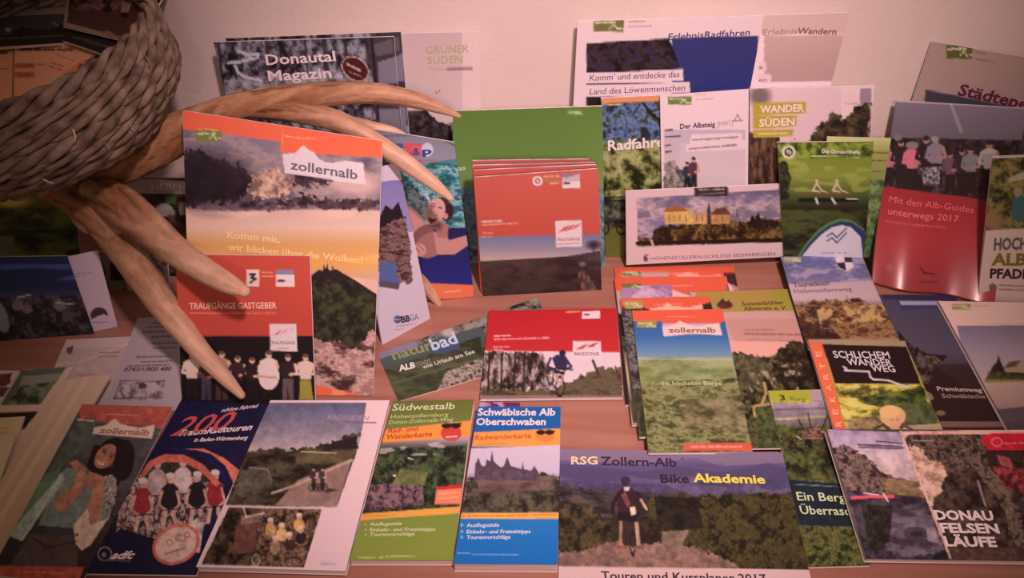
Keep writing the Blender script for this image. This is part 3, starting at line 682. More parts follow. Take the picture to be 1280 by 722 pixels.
def art_olive(a):
    a.fill([(240, (74, 64, 26)), (262, (40, 40, 16)), (300, (28, 30, 14)), (320, (22, 20, 14))]); a.mott(Q(-10, 258, 130, 262, 130, 320, -10, 320), [(18, 16, 10), (34, 36, 16), (56, 56, 22)], 16, (2, 1))
    a.ell(15, 252, 22, 7, (116, 92, 44), soft=.8); a.line(Q(0, 291, 60, 289), 2, (12, 10, 10)); a.rect(-8, 296, 18, 318, (54, 50, 44))
booklet('brochure', 'dark olive green brochure standing under the basket at the far left', 'brochure',
        Q(-40, 240, 92, 244, 100, 318, -36, 320), art_olive, stand=(6, .885, 0), thick=.003, cell=2.5, white=120)
def art_blue(a):
    a.fill([(318, (16, 20, 44)), (360, (20, 22, 44)), (372, (40, 38, 56)), (384, (16, 12, 16)), (430, (14, 10, 12))])
    a.speck(Q(0, 330, 95, 330, 95, 350, 0, 352), (50, 60, 100), 16, .5, .6, (4, 1)); a.mott(Q(-60, 372, 105, 368, 120, 430, -60, 440), [(12, 8, 10), (28, 20, 24), (50, 40, 46)], 10)
    for x, h in ((22, 34), (34, 28), (74, 34)): a.person(x, 404, h, (70, 60, 66), (20, 14, 18), (90, 70, 66), w=1.2)
    a.line(Q(22, 372, 38, 368), 2, (110, 96, 104)); a.line(Q(70, 378, 92, 380), 1.6, (110, 96, 104)); a.ell(0, 395, 9, 22, (80, 74, 78), rot=-20)
booklet('brochure', 'dark blue brochure with silhouetted people at the far left under the antler', 'brochure',
        Q(-60, 322, 84, 320, 118, 417, -55, 430), art_blue, stand=(10, None, 0), thick=.002, cell=2, white=135, pages=False)
def art_strip(a):
    a.fill((150, 122, 130)); 
    a.scrib(92, 342, 114, 341, 1.8, (112, 90, 98)); a.scrib(93, 346, 106, 345, 1.8, (112, 90, 98))
    a.ell(124, 394, 11, 10, (50, 30, 38)); a.poly(Q(112, 400, 120, 396, 130, 392, 136, 396, 137, 408, 112, 408), (150, 122, 130)); a.scrib(116, 403, 134, 402, 1.6, (100, 70, 80))
booklet('flyer', 'white strip flyer with a round dark logo beside the dark blue brochure', 'flyer',
        Q(80, 322, 122, 313, 147, 408, 110, 416), art_strip, stand=(11, None, 0), thick=.002, cell=1.6, pages=False)
def art_brown(a):
    a.fill((44, 28, 26)); a.mott(Q(120, 300, 230, 300, 240, 410, 130, 410), [(22, 12, 12), (60, 40, 34), (104, 78, 66), (50, 32, 28)], 12)
    a.poly(Q(124, 316, 140, 316, 160, 380, 146, 384), (96, 76, 70)); a.poly(Q(158, 350, 176, 346, 182, 372, 196, 392, 178, 396, 160, 372), (112, 92, 86)); a.rect(138, 326, 160, 350, (28, 16, 14)); a.ell(172, 344, 6, 6, (104, 84, 76))
booklet('brochure', 'dark brown picture brochure half hidden behind the two hanging antler tines', 'brochure',
        Q(122, 316, 208, 308, 214, 398, 148, 404), art_brown, stand=(9, .84, 0), thick=.003, cell=2, white=150)

# ---------------------------------------------------------------- loose papers on the table, left
def art_leafA(a):
    a.fill((150, 118, 112)); a.poly(Q(84, 424, 166, 421, 160, 432, 80, 436), (158, 126, 120)); a.line(Q(84, 437, 91, 434), 2, (70, 40, 40)); a.poly(Q(84, 434, 92, 432, 90, 442, 84, 442), (84, 54, 52)); a.line(Q(60, 458, 100, 452, 165, 428), 1, (186, 150, 136))
    a.scrib(125, 441, 150, 440, 1.6, (112, 82, 78)); a.scrib(123, 446, 147, 445, 1.6, (112, 82, 78)); a.scrib(95, 468, 122, 468, 1.6, (130, 96, 90)); a.speck(Q(60, 455, 165, 440, 150, 505, 40, 505), (170, 130, 116), 20, .6, .5)
booklet('leaflet', 'blank-looking pale leaflet with a tiny dark emblem lying on the table at left', 'leaflet',
        Q(83, 424, 190, 419, 176, 512, 44, 512), art_leafA, z=.0008, thick=.0008, cell=2, pages=False)
def art_leafB(a):
    a.fill((152, 124, 126)); 
    for i, (x0, x1, y) in enumerate(((190, 208, 404), (184, 210, 409), (178, 206, 415), (190, 214, 421), (190, 222, 429), (191, 220, 435), (170, 214, 446), (176, 214, 452), (160, 212, 457))): a.scrib(x0, y, x1, y - 1, 2.2, (88, 66, 70))
    a.mott(Q(150, 478, 206, 474, 204, 500, 140, 500), [(92, 70, 74), (150, 122, 124), (160, 132, 132)], 5); a.line(Q(142, 498, 204, 497), 1.4, (76, 54, 60)); a.ell(178, 482, 5, 4, (66, 46, 56)); a.line(Q(150, 476, 205, 476), 1.2, (84, 60, 66)); a.line(Q(143, 498, 150, 478), 1.3, (84, 60, 66))
    a.text('0743/1/800 480', 155, 464, 214, 463, 5, (62, 42, 50), .025, .2)
booklet('leaflet', 'pale text leaflet with a telephone number left of the red host booklet', 'leaflet',
        Q(172, 397, 232, 394, 232, 512, 128, 514), art_leafB, z=(.0025, .0025, .0018, .0018), thick=.001, cell=1.5, pages=False)

def art_pic1(a):
    a.fill((150, 118, 104)); a.poly(Q(26, 462, 84, 458, 50, 505, 0, 507), (60, 60, 46)); a.mott(Q(30, 480, 70, 476, 52, 504, 2, 506), [(30, 30, 22), (58, 58, 40), (84, 80, 62)], 12); a.poly(Q(28, 470, 78, 466, 72, 476, 24, 482), (96, 84, 76)); a.poly(Q(-10, 507, 50, 505, 48, 514, -14, 516), (166, 132, 112)); a.poly(Q(-20, 516, 48, 514, 30, 536, -20, 530), (26, 14, 14))
booklet('brochure', 'brochure with a dim green field picture at the left edge, beside the cream papers', 'brochure',
        Q(28, 462, 92, 458, 10, 590, -70, 590), art_pic1, z=.006, thick=.006, cell=2)
def art_pic2(a):
    a.fill((150, 122, 108)); a.mott(Q(-30, 468, 16, 466, 6, 486, -40, 490), [(40, 24, 20), (110, 86, 72)], 8); a.ell(4, 476, 10, 6, (70, 28, 24)); a.poly(Q(-40, 486, 12, 484, 4, 496, -40, 500), (50, 34, 30))
booklet('brochure', 'small pale card with a dark red spot at the extreme left edge', 'brochure',
        Q(-30, 462, 25, 463, 2, 500, -55, 500), art_pic2, z=.010, thick=.0035, cell=2)
def art_cream(a):
    a.fill((168, 136, 104)); a.scrib(0, 536, 10, 535, 2, (120, 60, 40)); a.scrib(-6, 541, 10, 540, 2.5, (150, 90, 60)); a.line(Q(-40, 543, 30, 542), 1, (140, 106, 80))
booklet('leaflet', 'upper of the two cream cards with orange print at the left edge', 'leaflet',
        Q(-35, 524, 31, 520, 20, 552, -50, 560), art_cream, z=.009, thick=.0025, cell=2, pages=False)
booklet('leaflet', 'lower cream card at the left edge, below the one with orange print', 'leaflet',
        Q(-50, 548, 20, 543, 0, 600, -80, 604), lambda a: a.fill((164, 134, 106)), z=.012, thick=.0025, cell=3, pages=False)
# cream papers fanned in a sloping pile
for i, lb in enumerate(('lowest and leftmost strip of the fanned cream papers', 'second lowest strip of the fanned cream papers', 'middle strip of the fanned cream papers',
                        'second highest strip of the fanned cream papers', 'topmost strip of the fanned cream papers, touching the smiling woman brochure')):
    dx = i * 8.5
    booklet('cream_paper', lb, 'paper', [(80 + dx, 474 - i), (104 + dx, 472 - i), (-32 + dx, 700), (-62 + dx, 700)],
            (lambda a, k=i: (a.fill([(470, (140 + (k % 2) * 16, 108 + (k % 2) * 14, 92 + (k % 2) * 12)), (700, (128 + (k % 2) * 16, 98 + (k % 2) * 12, 78 + (k % 2) * 10))]))), z=.0135 + i * .003, thick=.003 + (.0105 if i == 0 else 0), group='cream papers fanned at the left', cell=5, pages=(i == 0))

def art_woman(a):
    a.fill([(505, (70, 62, 60)), (600, (66, 58, 58)), (700, (40, 24, 24))])
    a.poly(Q(98, 503, 218, 506, 208, 536, 100, 524), (158, 70, 58)); a.poly(Q(98, 524, 120, 520, 118, 548, 70, 590, 60, 590), (80, 84, 70), .6)
    a.poly(Q(118, 534, 132, 531, 138, 526, 144, 523, 150, 529, 160, 532, 178, 534, 194, 530, 190, 548, 115, 542), (206, 164, 146))
    a.scrib(133, 517, 172, 519, 2, (206, 120, 96)); a.scrib(97, 524, 118, 526, 3, (190, 176, 150)); a.scrib(108, 530, 119, 531, 3, (90, 96, 50))
    hair = (30, 16, 18); sk = (158, 98, 78)
    a.ell(142, 572, 22, 26, hair, rot=25); a.poly(Q(118, 556, 160, 560, 158, 590, 142, 616, 124, 610, 116, 590, 108, 582), hair); a.ell(155, 575, 13, 26, hair, rot=8)
    a.poly(Q(62, 604, 84, 584, 110, 592, 136, 600, 142, 616, 136, 650, 92, 664, 44, 662, 60, 630), (106, 108, 100))
    for k in range(9): a.line([(66 + k * 8, 606), (56 + k * 9, 660)], 1, (82, 84, 80), .7)
    a.poly(Q(110, 588, 132, 596, 130, 612, 104, 608), sk)
    a.ell(132, 570, 11.5, 17.5, sk, rot=40); a.line(Q(121, 575, 124, 579, 129, 580), 2, (226, 190, 180)); a.line(Q(120, 574, 123, 581, 130, 581), .6, (130, 50, 46)); a.ell(130, 565, 2.4, 1.1, (40, 20, 20), rot=28); a.ell(139, 570, 2.4, 1.1, (40, 20, 20), rot=28); a.line(Q(132, 568, 127, 573), 1, (140, 80, 64)); a.line(Q(127, 561, 133, 563), .9, (50, 26, 24)); a.line(Q(138, 566, 143, 569), .9, (50, 26, 24)); a.ell(138, 577, 5, 6, (130, 76, 60), soft=1, a=.6)
    a.poly(Q(146, 556, 152, 570, 150, 590, 142, 604, 140, 590), hair)
    a.poly(Q(98, 586, 108, 584, 104, 612, 80, 640, 68, 634, 66, 626, 92, 606), sk); a.ell(99, 584, 11, 6, sk, rot=35); a.line(Q(88, 579, 96, 576), 3, sk)
    a.poly(Q(120, 600, 132, 602, 130, 628, 122, 656, 106, 652, 110, 628), sk); a.ell(124, 602, 9, 7, sk)
    a.mott(Q(130, 596, 140, 592, 146, 604, 144, 630, 132, 640, 132, 610), [(60, 50, 50), (160, 140, 130), (100, 86, 84)], 4)
    a.poly(Q(92, 656, 110, 634, 112, 656, 134, 648, 142, 628, 136, 646, 114, 680, 102, 688, 92, 676), (196, 160, 140)); a.ell(96, 668, 2, 2, (90, 50, 40))
    a.poly(Q(44, 656, 92, 660, 94, 672, 40, 668), (50, 44, 48)); a.poly(Q(40, 666, 92, 670, 98, 690, 96, 710, 12, 706), (70, 52, 48)); a.line(Q(40, 672, 60, 684, 94, 676), 1.4, (30, 20, 24))
    a.poly(Q(8, 668, 76, 590, 82, 598, 28, 676), (140, 140, 128)); a.poly(Q(-4, 664, 60, 590, 76, 586, 70, 600, 10, 668), (84, 100, 76)); a.line(Q(78, 592, 28, 674), 1.6, (168, 160, 148))
    a.poly(Q(-10, 706, 105, 708, 98, 730, -14, 730), (156, 66, 52)); a.scrib(22, 714, 80, 716, 2, (200, 110, 90))
    a.tone(Q(-20, 530, 230, 500, 110, 730, -20, 730), .3); a.C *= .84
    a.text('zollernalb', 123, 541, 185, 544, 7.5, (120, 70, 58), .03)
booklet('brochure', 'zollernalb brochure with a smiling dark-haired woman in a grey top, bottom left', 'brochure',
        Q(103, 505, 216, 508, 102, 728, -14, 718), art_woman, z=(.030, .010, .010, .034), thick=.004, cell=1.4, white=160)

def art_200(a):
    a.fill([(500, (24, 20, 50)), (700, (20, 18, 46))])
    band = Q(150, 632, 170, 590, 190, 575, 215, 568, 240, 572, 262, 584, 278, 600, 280, 612, 250, 640, 245, 690, 215, 674, 190, 672, 140, 660)
    a.mott(band, [(26, 20, 18), (60, 54, 36), (40, 34, 26)], 8)
    a.mott(Q(150, 630, 170, 600, 200, 596, 240, 596, 270, 606, 262, 640, 248, 688, 215, 674, 190, 674, 145, 664), [(60, 34, 36), (120, 80, 78), (196, 160, 156), (90, 60, 60)], 6, (1, 1.4))
    cy = [(178, 640, (150, 44, 50)), (212, 634, (34, 24, 30)), (246, 632, (28, 24, 32)), (268, 630, (140, 36, 46)), (196, 616, (180, 140, 140)), (228, 614, (196, 160, 160))]
    for x, y, t in cy[::-1]:
        a.poly([(x - 11, y + 2), (x - 10, y - 24), (x - 3, y - 30), (x + 5, y - 30), (x + 11, y - 24), (x + 10, y + 2)], t); a.ell(x + 1, y - 36, 4.5, 6, (196, 140, 124)); a.ell(x + 1, y - 40, 5.6, 3.6, (220, 190, 186))
        a.line([(x - 9, y - 20), (x - 14, y - 4), (x - 4, y + 4)], 3, (196, 140, 124)); a.line([(x + 9, y - 20), (x + 13, y - 4), (x + 4, y + 4)], 3, (196, 140, 124))
        a.line([(x - 5, y + 4), (x - 8, y + 22)], 5, (190, 140, 126)); a.line([(x + 5, y + 4), (x + 5, y + 20)], 5, (190, 140, 126)); a.line([(x - 12, y + 4), (x + 12, y + 2)], 1.4, (40, 30, 34)); a.ell(x, y + 24, 5, 14, (40, 30, 34), inner=.7)
    a.poly(Q(150, 660, 190, 672, 240, 680, 240, 720, 100, 720), (22, 18, 44)); a.mott(Q(225, 662, 256, 640, 250, 690, 232, 692), [(120, 90, 84), (220, 186, 180)], 6)
    def arc(pts, pts2, c): a.poly(pts + pts2[::-1], c)
    arc(Q(172, 598, 186, 576, 206, 567, 230, 568, 254, 580, 276, 604), Q(180, 596, 192, 582, 208, 577, 230, 578, 250, 588, 270, 608), (196, 92, 78))
    arc(Q(228, 561, 254, 560, 280, 572, 300, 588), Q(244, 562, 264, 567, 282, 582, 292, 604), (206, 104, 88)); a.line(Q(218, 560, 250, 567, 274, 584, 286, 606), 3, (26, 24, 70))
    a.ell(220, 680, 31, 24, (190, 96, 84), rot=-28); a.ell(220, 680, 27, 20, (210, 164, 150), rot=-28); a.ell(226, 672, 7, 4.5, (170, 80, 76), inner=.75); a.ell(212, 678, 4, 4, (170, 80, 76), inner=.7); a.ell(234, 668, 4, 4, (170, 80, 76), inner=.7); a.scrib(206, 692, 232, 684, 3, (170, 80, 76))
    a.ell(131, 692, 9, 9, (170, 140, 150), inner=.86); a.ell(130, 693, 3, 3, (130, 100, 120)); a.scrib(138, 700, 164, 701, 1.6, (170, 140, 150))
    a.tone(Q(100, 500, 340, 500, 250, 720, 100, 720), .3); a.C *= .92
    a.text('200', 212, 545, 286, 536, 24, (176, 66, 66), .01, .25); a.text('schöne Fahrrad', 276, 515, 322, 509, 5, (206, 176, 190), .02, .2)
    a.text('TraumRadtouren', 222, 545, 314, 537, 8, (226, 190, 200), .03, .2); a.text('in Baden-Württemberg', 242, 552, 309, 549, 5, (200, 170, 186), .03, .15)
    a.text('adfc', 138, 698, 166, 698, 10, (214, 184, 190), .04, .25)
booklet('brochure', 'dark blue brochure 200 TraumRadtouren with a crowd of racing cyclists', 'brochure',
        Q(228, 497, 338, 502, 245, 718, 104, 716), art_200, z=(.004, .004, .004, .014), thick=.0035, cell=1.4, white=190)

def art_rs(a):
    a.fill((226, 180, 180))
    T = Q(331, 503, 458, 503, 455, 524, 448, 560, 440, 580, 421, 633, 282, 631)
    a.poly(T, [(503, (84, 78, 104)), (540, (130, 112, 122)), (562, (170, 140, 140)), (566, (60, 50, 40))])
    a.cl = T
    a.mott(Q(309, 566, 345, 560, 380, 562, 412, 552, 450, 538, 448, 560, 421, 633, 282, 631), [(30, 20, 18), (52, 42, 32), (74, 62, 46)], 9, (2, 1))
    a.mott(Q(370, 565, 445, 563, 438, 578, 370, 580), [(76, 62, 44), (96, 80, 56)], 9, (3, 1)); a.poly(Q(344, 631, 372, 600, 440, 572, 421, 633), (136, 100, 92)); a.line(Q(340, 616, 370, 606, 400, 592, 440, 575), 3, (170, 134, 114)); a.mott(Q(300, 590, 320, 584, 336, 590, 340, 605, 318, 618, 290, 620), [(96, 84, 70), (70, 60, 50)], 8)
    a.line(Q(312, 584, 334, 586, 340, 600), 2, (120, 104, 88)); a.line(Q(376, 564, 420, 566), 1.6, (170, 140, 120)); a.poly(Q(408, 556, 428, 550, 446, 544, 446, 560, 404, 562), (34, 24, 26))
    a.person(392, 612, 28, (50, 40, 50), (50, 36, 34)); a.person(403, 612, 28, (60, 50, 54), (50, 36, 34)); a.bike(392, 614, 5, 3); a.bike(403, 614, 5, 3); a.poly(Q(410, 610, 424, 612, 408, 616), (60, 40, 40))
    a.mott(Q(286, 634, 402, 636, 380, 709, 252, 705), [(34, 22, 18), (90, 62, 48), (130, 94, 76), (60, 40, 32)], 8)
    a.mott(Q(286, 634, 325, 635, 318, 706, 252, 704), [(20, 12, 12), (50, 36, 26), (84, 60, 46)], 7); a.poly(Q(296, 654, 322, 650, 318, 690, 290, 692), (100, 56, 50)); a.poly(Q(302, 645, 326, 640, 324, 652, 300, 656), (130, 96, 86))
    for x, y, c in ((338, 662, (180, 130, 80)), (352, 668, (200, 150, 100)), (374, 656, (200, 140, 70)), (362, 680, (60, 36, 34)), (344, 684, (150, 110, 90)), (376, 672, (40, 26, 30))): a.ell(x, y, 7, 8, c); a.ell(x, y - 10, 3.6, 4, (190, 130, 110)); a.ell(x, y - 13, 3.8, 2.4, (210, 170, 150))
    a.cl = None
    a.line(Q(275, 636, 262, 656), 2, (200, 164, 156)); a.line(Q(304, 634, 308, 646, 330, 641), 1.8, (206, 170, 160)); a.ell(320, 700, 5, 8, (170, 150, 140), inner=.8)
    a.line(Q(408, 527, 470, 528), 1.6, (110, 80, 100)); 
    for y in range(697, 706, 2): a.scrib(401, y, 420, y + .4, 1, (170, 130, 140))
    a.tone(Q(331, 503, 458, 503, 421, 633, 282, 631), .2); a.tone(Q(286, 634, 402, 636, 380, 709, 252, 705), .35, 6)
    a.text('RADSÜDEN', 409, 524, 460, 525, 6, (150, 124, 136), .01)
booklet('brochure', 'white-framed brochure RADSÜDEN with two photos of a country road and picnicking cyclists', 'brochure',
        Q(338, 500, 487, 500, 432, 713, 245, 708), art_rs, z=.013, thick=.0085, cell=1.5)

def art_swalb(a):
    a.fill([(500, (96, 96, 42)), (535, (110, 112, 56)), (690, (130, 134, 54)), (710, (126, 130, 50))])
    a.poly(Q(470, 538, 590, 525, 586, 548, 482, 553, 468, 553), (226, 134, 58))
    a.poly(Q(474, 553, 588, 546, 574, 634, 450, 642), [(548, (170, 140, 144)), (562, (50, 50, 44)), (640, (44, 30, 30))])
    a.cl = Q(474, 553, 588, 546, 574, 634, 450, 642)
    a.mott(Q(470, 562, 586, 556, 576, 632, 452, 640), [(20, 22, 18), (46, 52, 34), (78, 84, 52)], 8)
    a.mott(Q(462, 606, 528, 600, 530, 630, 456, 638), [(50, 34, 36), (112, 76, 84), (140, 100, 104)], 5); a.mott(Q(500, 586, 535, 590, 530, 606, 490, 606), [(90, 88, 50), (120, 112, 70)], 6); a.speck(Q(474, 556, 586, 550, 584, 566, 472, 572), (196, 170, 170), 6, .6, .7, (3, 1)); a.ell(493, 594, 2, 1.5, (226, 200, 190)); a.line(Q(510, 572, 516, 574), 1.5, (200, 180, 170))
    a.cl = None
    a.poly(Q(449, 642, 580, 632, 579, 641, 447, 650), (226, 150, 66)); a.scrib(455, 645, 492, 643, 1.6, (200, 110, 50))
    a.poly(Q(546, 608, 578, 606, 576, 630, 543, 630), (226, 120, 84)); a.poly(Q(547, 608, 578, 605, 577, 610, 546, 612), (190, 40, 44)); a.scrib(549, 617, 573, 615, 2, (240, 170, 130)); a.scrib(549, 623, 571, 621, 2, (240, 170, 130))
    a.ell(564, 541, 13, 10, (196, 60, 50)); a.ell(558, 532, 6, 3, (30, 18, 18)); a.ell(570, 532, 6, 3, (30, 18, 18)); a.line(Q(553, 531, 576, 529), 2, (30, 18, 18)); a.line(Q(558, 546, 571, 545), 1.6, (240, 190, 170))
    for y, w in ((655, 40), (662, 82), (668, 56)): a.text({655: 'Ausflugsziele', 662: 'Einkehr- und Freizeittipps', 668: 'Tourenvorschläge'}[y], 462, y + 2, 462 + w, y + 1, 4.6, (206, 206, 150), .02); a.ell(457, y, 1, 1, (206, 206, 150))
    a.text('Südwestalb', 490, 513, 568, 511, 8.5, (206, 200, 150), .01); a.text('Hohenzollernburg', 488, 523, 560, 520, 5, (180, 176, 110), .01); a.text('Donau-Zollernalb-Weg', 486, 530, 566, 526, 5, (180, 176, 110), .01)
    a.text('Rad- und', 485, 541, 522, 538, 6, (186, 60, 36), .02); a.text('Wanderkarte', 482, 549, 540, 545, 6.5, (186, 60, 36), .02); a.scrib(448, 697, 470, 696, 1.5, (190, 190, 130)); a.scrib(474, 696, 520, 694, 2, (190, 190, 130))
booklet('folded_map', 'green folded hiking map Südwestalb beside the white-framed brochure', 'map',
        Q(492, 501, 592, 499, 566, 700, 437, 700), art_swalb, z=.010, thick=.0095, cell=1.4)

def art_blue_map(a):
    a.fill([(505, (10, 84, 146)), (540, (20, 84, 150)), (650, (30, 110, 176)), (720, (10, 96, 170))])
    a.poly(Q(593, 540, 702, 535, 702, 558, 590, 558), (230, 142, 66))
    a.poly(Q(588, 560, 702, 556, 702, 642, 574, 641), [(556, (214, 176, 190)), (590, (196, 168, 186)), (602, (120, 96, 100))])
    a.cl = Q(588, 560, 702, 556, 702, 641, 574, 641)
    a.mott(Q(584, 598, 600, 592, 680, 592, 702, 600, 702, 642, 575, 642), [(34, 28, 24), (62, 54, 40), (96, 80, 62)], 8)
    a.mott(Q(596, 600, 690, 594, 694, 612, 600, 616), [(80, 56, 52), (120, 88, 80)], 8, (2, 1))
    c = (82, 60, 74)
    a.poly(Q(593, 598, 594, 580, 598, 572, 602, 582, 607, 582, 608, 574, 613, 576, 615, 562, 617, 576, 621, 580, 626, 584, 630, 582, 634, 570, 638, 582, 652, 586, 653, 576, 655, 586, 664, 588, 668, 582, 673, 590, 674, 600, 640, 600), c)
    a.mott(Q(594, 584, 672, 590, 674, 600, 594, 600), [(70, 50, 62), (110, 84, 92)], 5, a=.6)
    a.cl = None
    a.poly(Q(575, 641, 702, 640, 702, 648, 574, 648), (232, 160, 76)); a.scrib(576, 645, 696, 643, 2, (196, 100, 70))
    a.ell(681, 544, 12, 8, (224, 120, 60)); a.ell(676, 540, 5.5, 3, (30, 20, 26)); a.ell(687, 540, 5.5, 3, (30, 20, 26)); a.line(Q(671, 540, 693, 539), 1.8, (30, 20, 26))
    for y, w, t in ((656, 41, 'Ausflugsziele'), (664, 80, 'Einkehr- und Freizeittipps'), (671, 55, 'Tourenvorschläge')): a.text(t, 583, y + 2.5, 583 + w, y + 2, 4.8, (216, 216, 236), .025); a.poly([(576, y - 2), (580, y), (576, y + 2)], (216, 216, 236))
    a.text('Schwäbische Alb', 597, 519, 694, 519, 9, (230, 204, 226), .035); a.text('Oberschwaben', 595, 531, 682, 531, 9, (230, 204, 226), .035); a.text('Radwanderkarte', 594, 550, 664, 547, 6.5, (196, 80, 50), .02)
    a.scrib(595, 556, 632, 554, 1.6, (206, 110, 60)); a.scrib(572, 691, 588, 691, 1.6, (150, 180, 220)); a.scrib(590, 692, 648, 693, 2, (150, 180, 220))
booklet('folded_map', 'blue and orange folded cycling map Schwäbische Alb Oberschwaben with a hilltop castle', 'map',
        Q(597, 508, 701, 508, 697, 705, 567, 704), art_blue_map, z=.0155, thick=.015, cell=1.35)
def art_purple(a):
    a.fill((110, 40, 90)); a.speck(Q(590, 495, 700, 495, 700, 520, 590, 520), (200, 160, 180), 8, .6)
booklet('folded_map', 'purple-edged map, a sliver showing behind the top of the blue cycling map', 'map',
        Q(600, 502, 650, 503, 650, 540, 596, 540), art_purple, z=.0004, thick=.0004, cell=3, pages=False)

def art_nbad(a):
    a.fill((66, 62, 46))
    a.mott(Q(466, 440, 690, 360, 690, 400, 470, 480), [(40, 34, 28), (84, 80, 70), (150, 136, 130), (60, 56, 44)], 8)
    a.poly(Q(470, 446, 540, 425, 600, 402, 612, 430, 560, 455, 480, 478), (76, 80, 80)); a.poly(Q(466, 438, 520, 426, 524, 432, 470, 450), (130, 116, 130))
    a.mott(Q(478, 462, 600, 420, 608, 470, 497, 502), [(44, 44, 28), (62, 62, 40), (84, 80, 54)], 10, (3, 1)); a.mott(Q(558, 464, 606, 446, 606, 476, 545, 490), [(90, 70, 60), (190, 160, 150), (60, 50, 38)], 6); a.line(Q(482, 482, 540, 464, 600, 448), 1.6, (96, 92, 60)); a.line(Q(540, 424, 690, 366), 1.2, (150, 130, 110), .5)
    a.mott(Q(540, 410, 690, 364, 690, 380, 560, 420), [(30, 28, 22), (110, 96, 80), (150, 130, 120)], 6, (2, 1)); a.ell(560, 415, 8, 6, (180, 156, 150), soft=.6)
    a.poly(Q(540, 430, 572, 420, 575, 435, 545, 443), (70, 76, 120), .8)
    a.text('natur', 492, 450, 542, 436, 12, (140, 130, 90), .03); a.text('bad', 541, 438, 573, 428, 14, (190, 190, 220), .03); a.text('ALB', 499, 464, 520, 459, 7, (226, 206, 200), .05, .2); a.text('STADT', 521, 458, 540, 453, 5, (170, 150, 130)); a.text('wie Urlaub am See', 529, 461, 594, 441, 5, (206, 186, 180), .02)
booklet('brochure', 'tilted green naturbad brochure with a pond picture lying left of the red cycling book', 'brochure',
        Q(472, 442, 672, 371, 702, 441, 498, 501), art_nbad, z=.002, thick=.002, cell=1.5, pages=False)

def art_bikez(a):
    a.fill([(386, (190, 34, 40)), (440, (196, 40, 44))]); a.poly(Q(604, 438, 776, 440, 780, 500, 598, 500), (226, 190, 190))
    a.mott(Q(604, 440, 676, 440, 690, 470, 694, 486, 598, 488), [(30, 20, 18), (84, 62, 56), (140, 110, 104), (190, 156, 150)], 7, (1, 1.5))
    a.mott(Q(686, 488, 720, 474, 740, 462, 760, 458, 779, 460, 780, 500, 600, 500, 600, 484, 660, 486), [(70, 52, 38), (110, 84, 66), (90, 76, 50)], 7, (2, 1))
    for x in (612, 628, 644, 656): a.line([(x, 440), (x - 2, 488)], 2.4, (40, 28, 26))
    a.line(Q(741, 450, 748, 468), 3, (60, 44, 44)); a.line(Q(769, 458, 775, 476), 2, (70, 50, 50)); a.poly(Q(598, 494, 780, 494, 780, 500, 598, 500), (140, 110, 104))
    a.ell(700, 483, 6, 14, (30, 20, 28), inner=.75); a.ell(688, 470, 4, 12, (34, 22, 30), inner=.7); a.poly(Q(690, 447, 696, 443, 705, 444, 711, 452, 707, 462, 695, 461), (50, 36, 70)); a.line(Q(688, 448, 684, 458, 694, 462), 3, (50, 36, 70)); a.line(Q(706, 446, 714, 458, 706, 462), 3, (60, 44, 76)); a.line(Q(694, 464, 698, 478), 4, (190, 140, 130)); a.line(Q(704, 464, 702, 480), 3, (180, 130, 120)); a.ell(703, 441, 4, 4, (40, 26, 40)); a.line(Q(688, 460, 716, 462), 1.5, (34, 22, 26)); a.line(Q(694, 464, 704, 466), 4, (36, 26, 40))
    a.poly(Q(716, 426, 751, 426, 752, 449, 716, 449), (236, 196, 198)); a.poly(Q(719, 436, 730, 431, 736, 429, 728, 436), (200, 50, 50)); a.poly(Q(732, 434, 742, 429, 749, 427, 742, 433), (200, 50, 50)); a.poly(Q(728, 389, 750, 388, 750, 398, 727, 398), (236, 196, 196)); a.scrib(731, 393, 738, 393, 2.5, (70, 40, 50)); a.scrib(708, 390, 724, 389, 2.6, (226, 170, 120))
    a.scrib(618, 420, 638, 419, 2.6, (240, 190, 186)); a.scrib(618, 424, 686, 422, 2.6, (236, 160, 156)); a.scrib(617, 433, 636, 433, 2, (236, 160, 156)); a.scrib(617, 437, 630, 437, 2, (236, 160, 156))
    a.text('BIKEZONE', 718, 444, 749, 444, 4, (130, 84, 90), .01)
booklet('brochure', 'red book with a mountain biker in the woods lying in the middle of the table', 'brochure',
        Q(611, 388, 770, 385, 779, 495, 600, 497), art_bikez, z=.0085, thick=.006, cell=1.45)
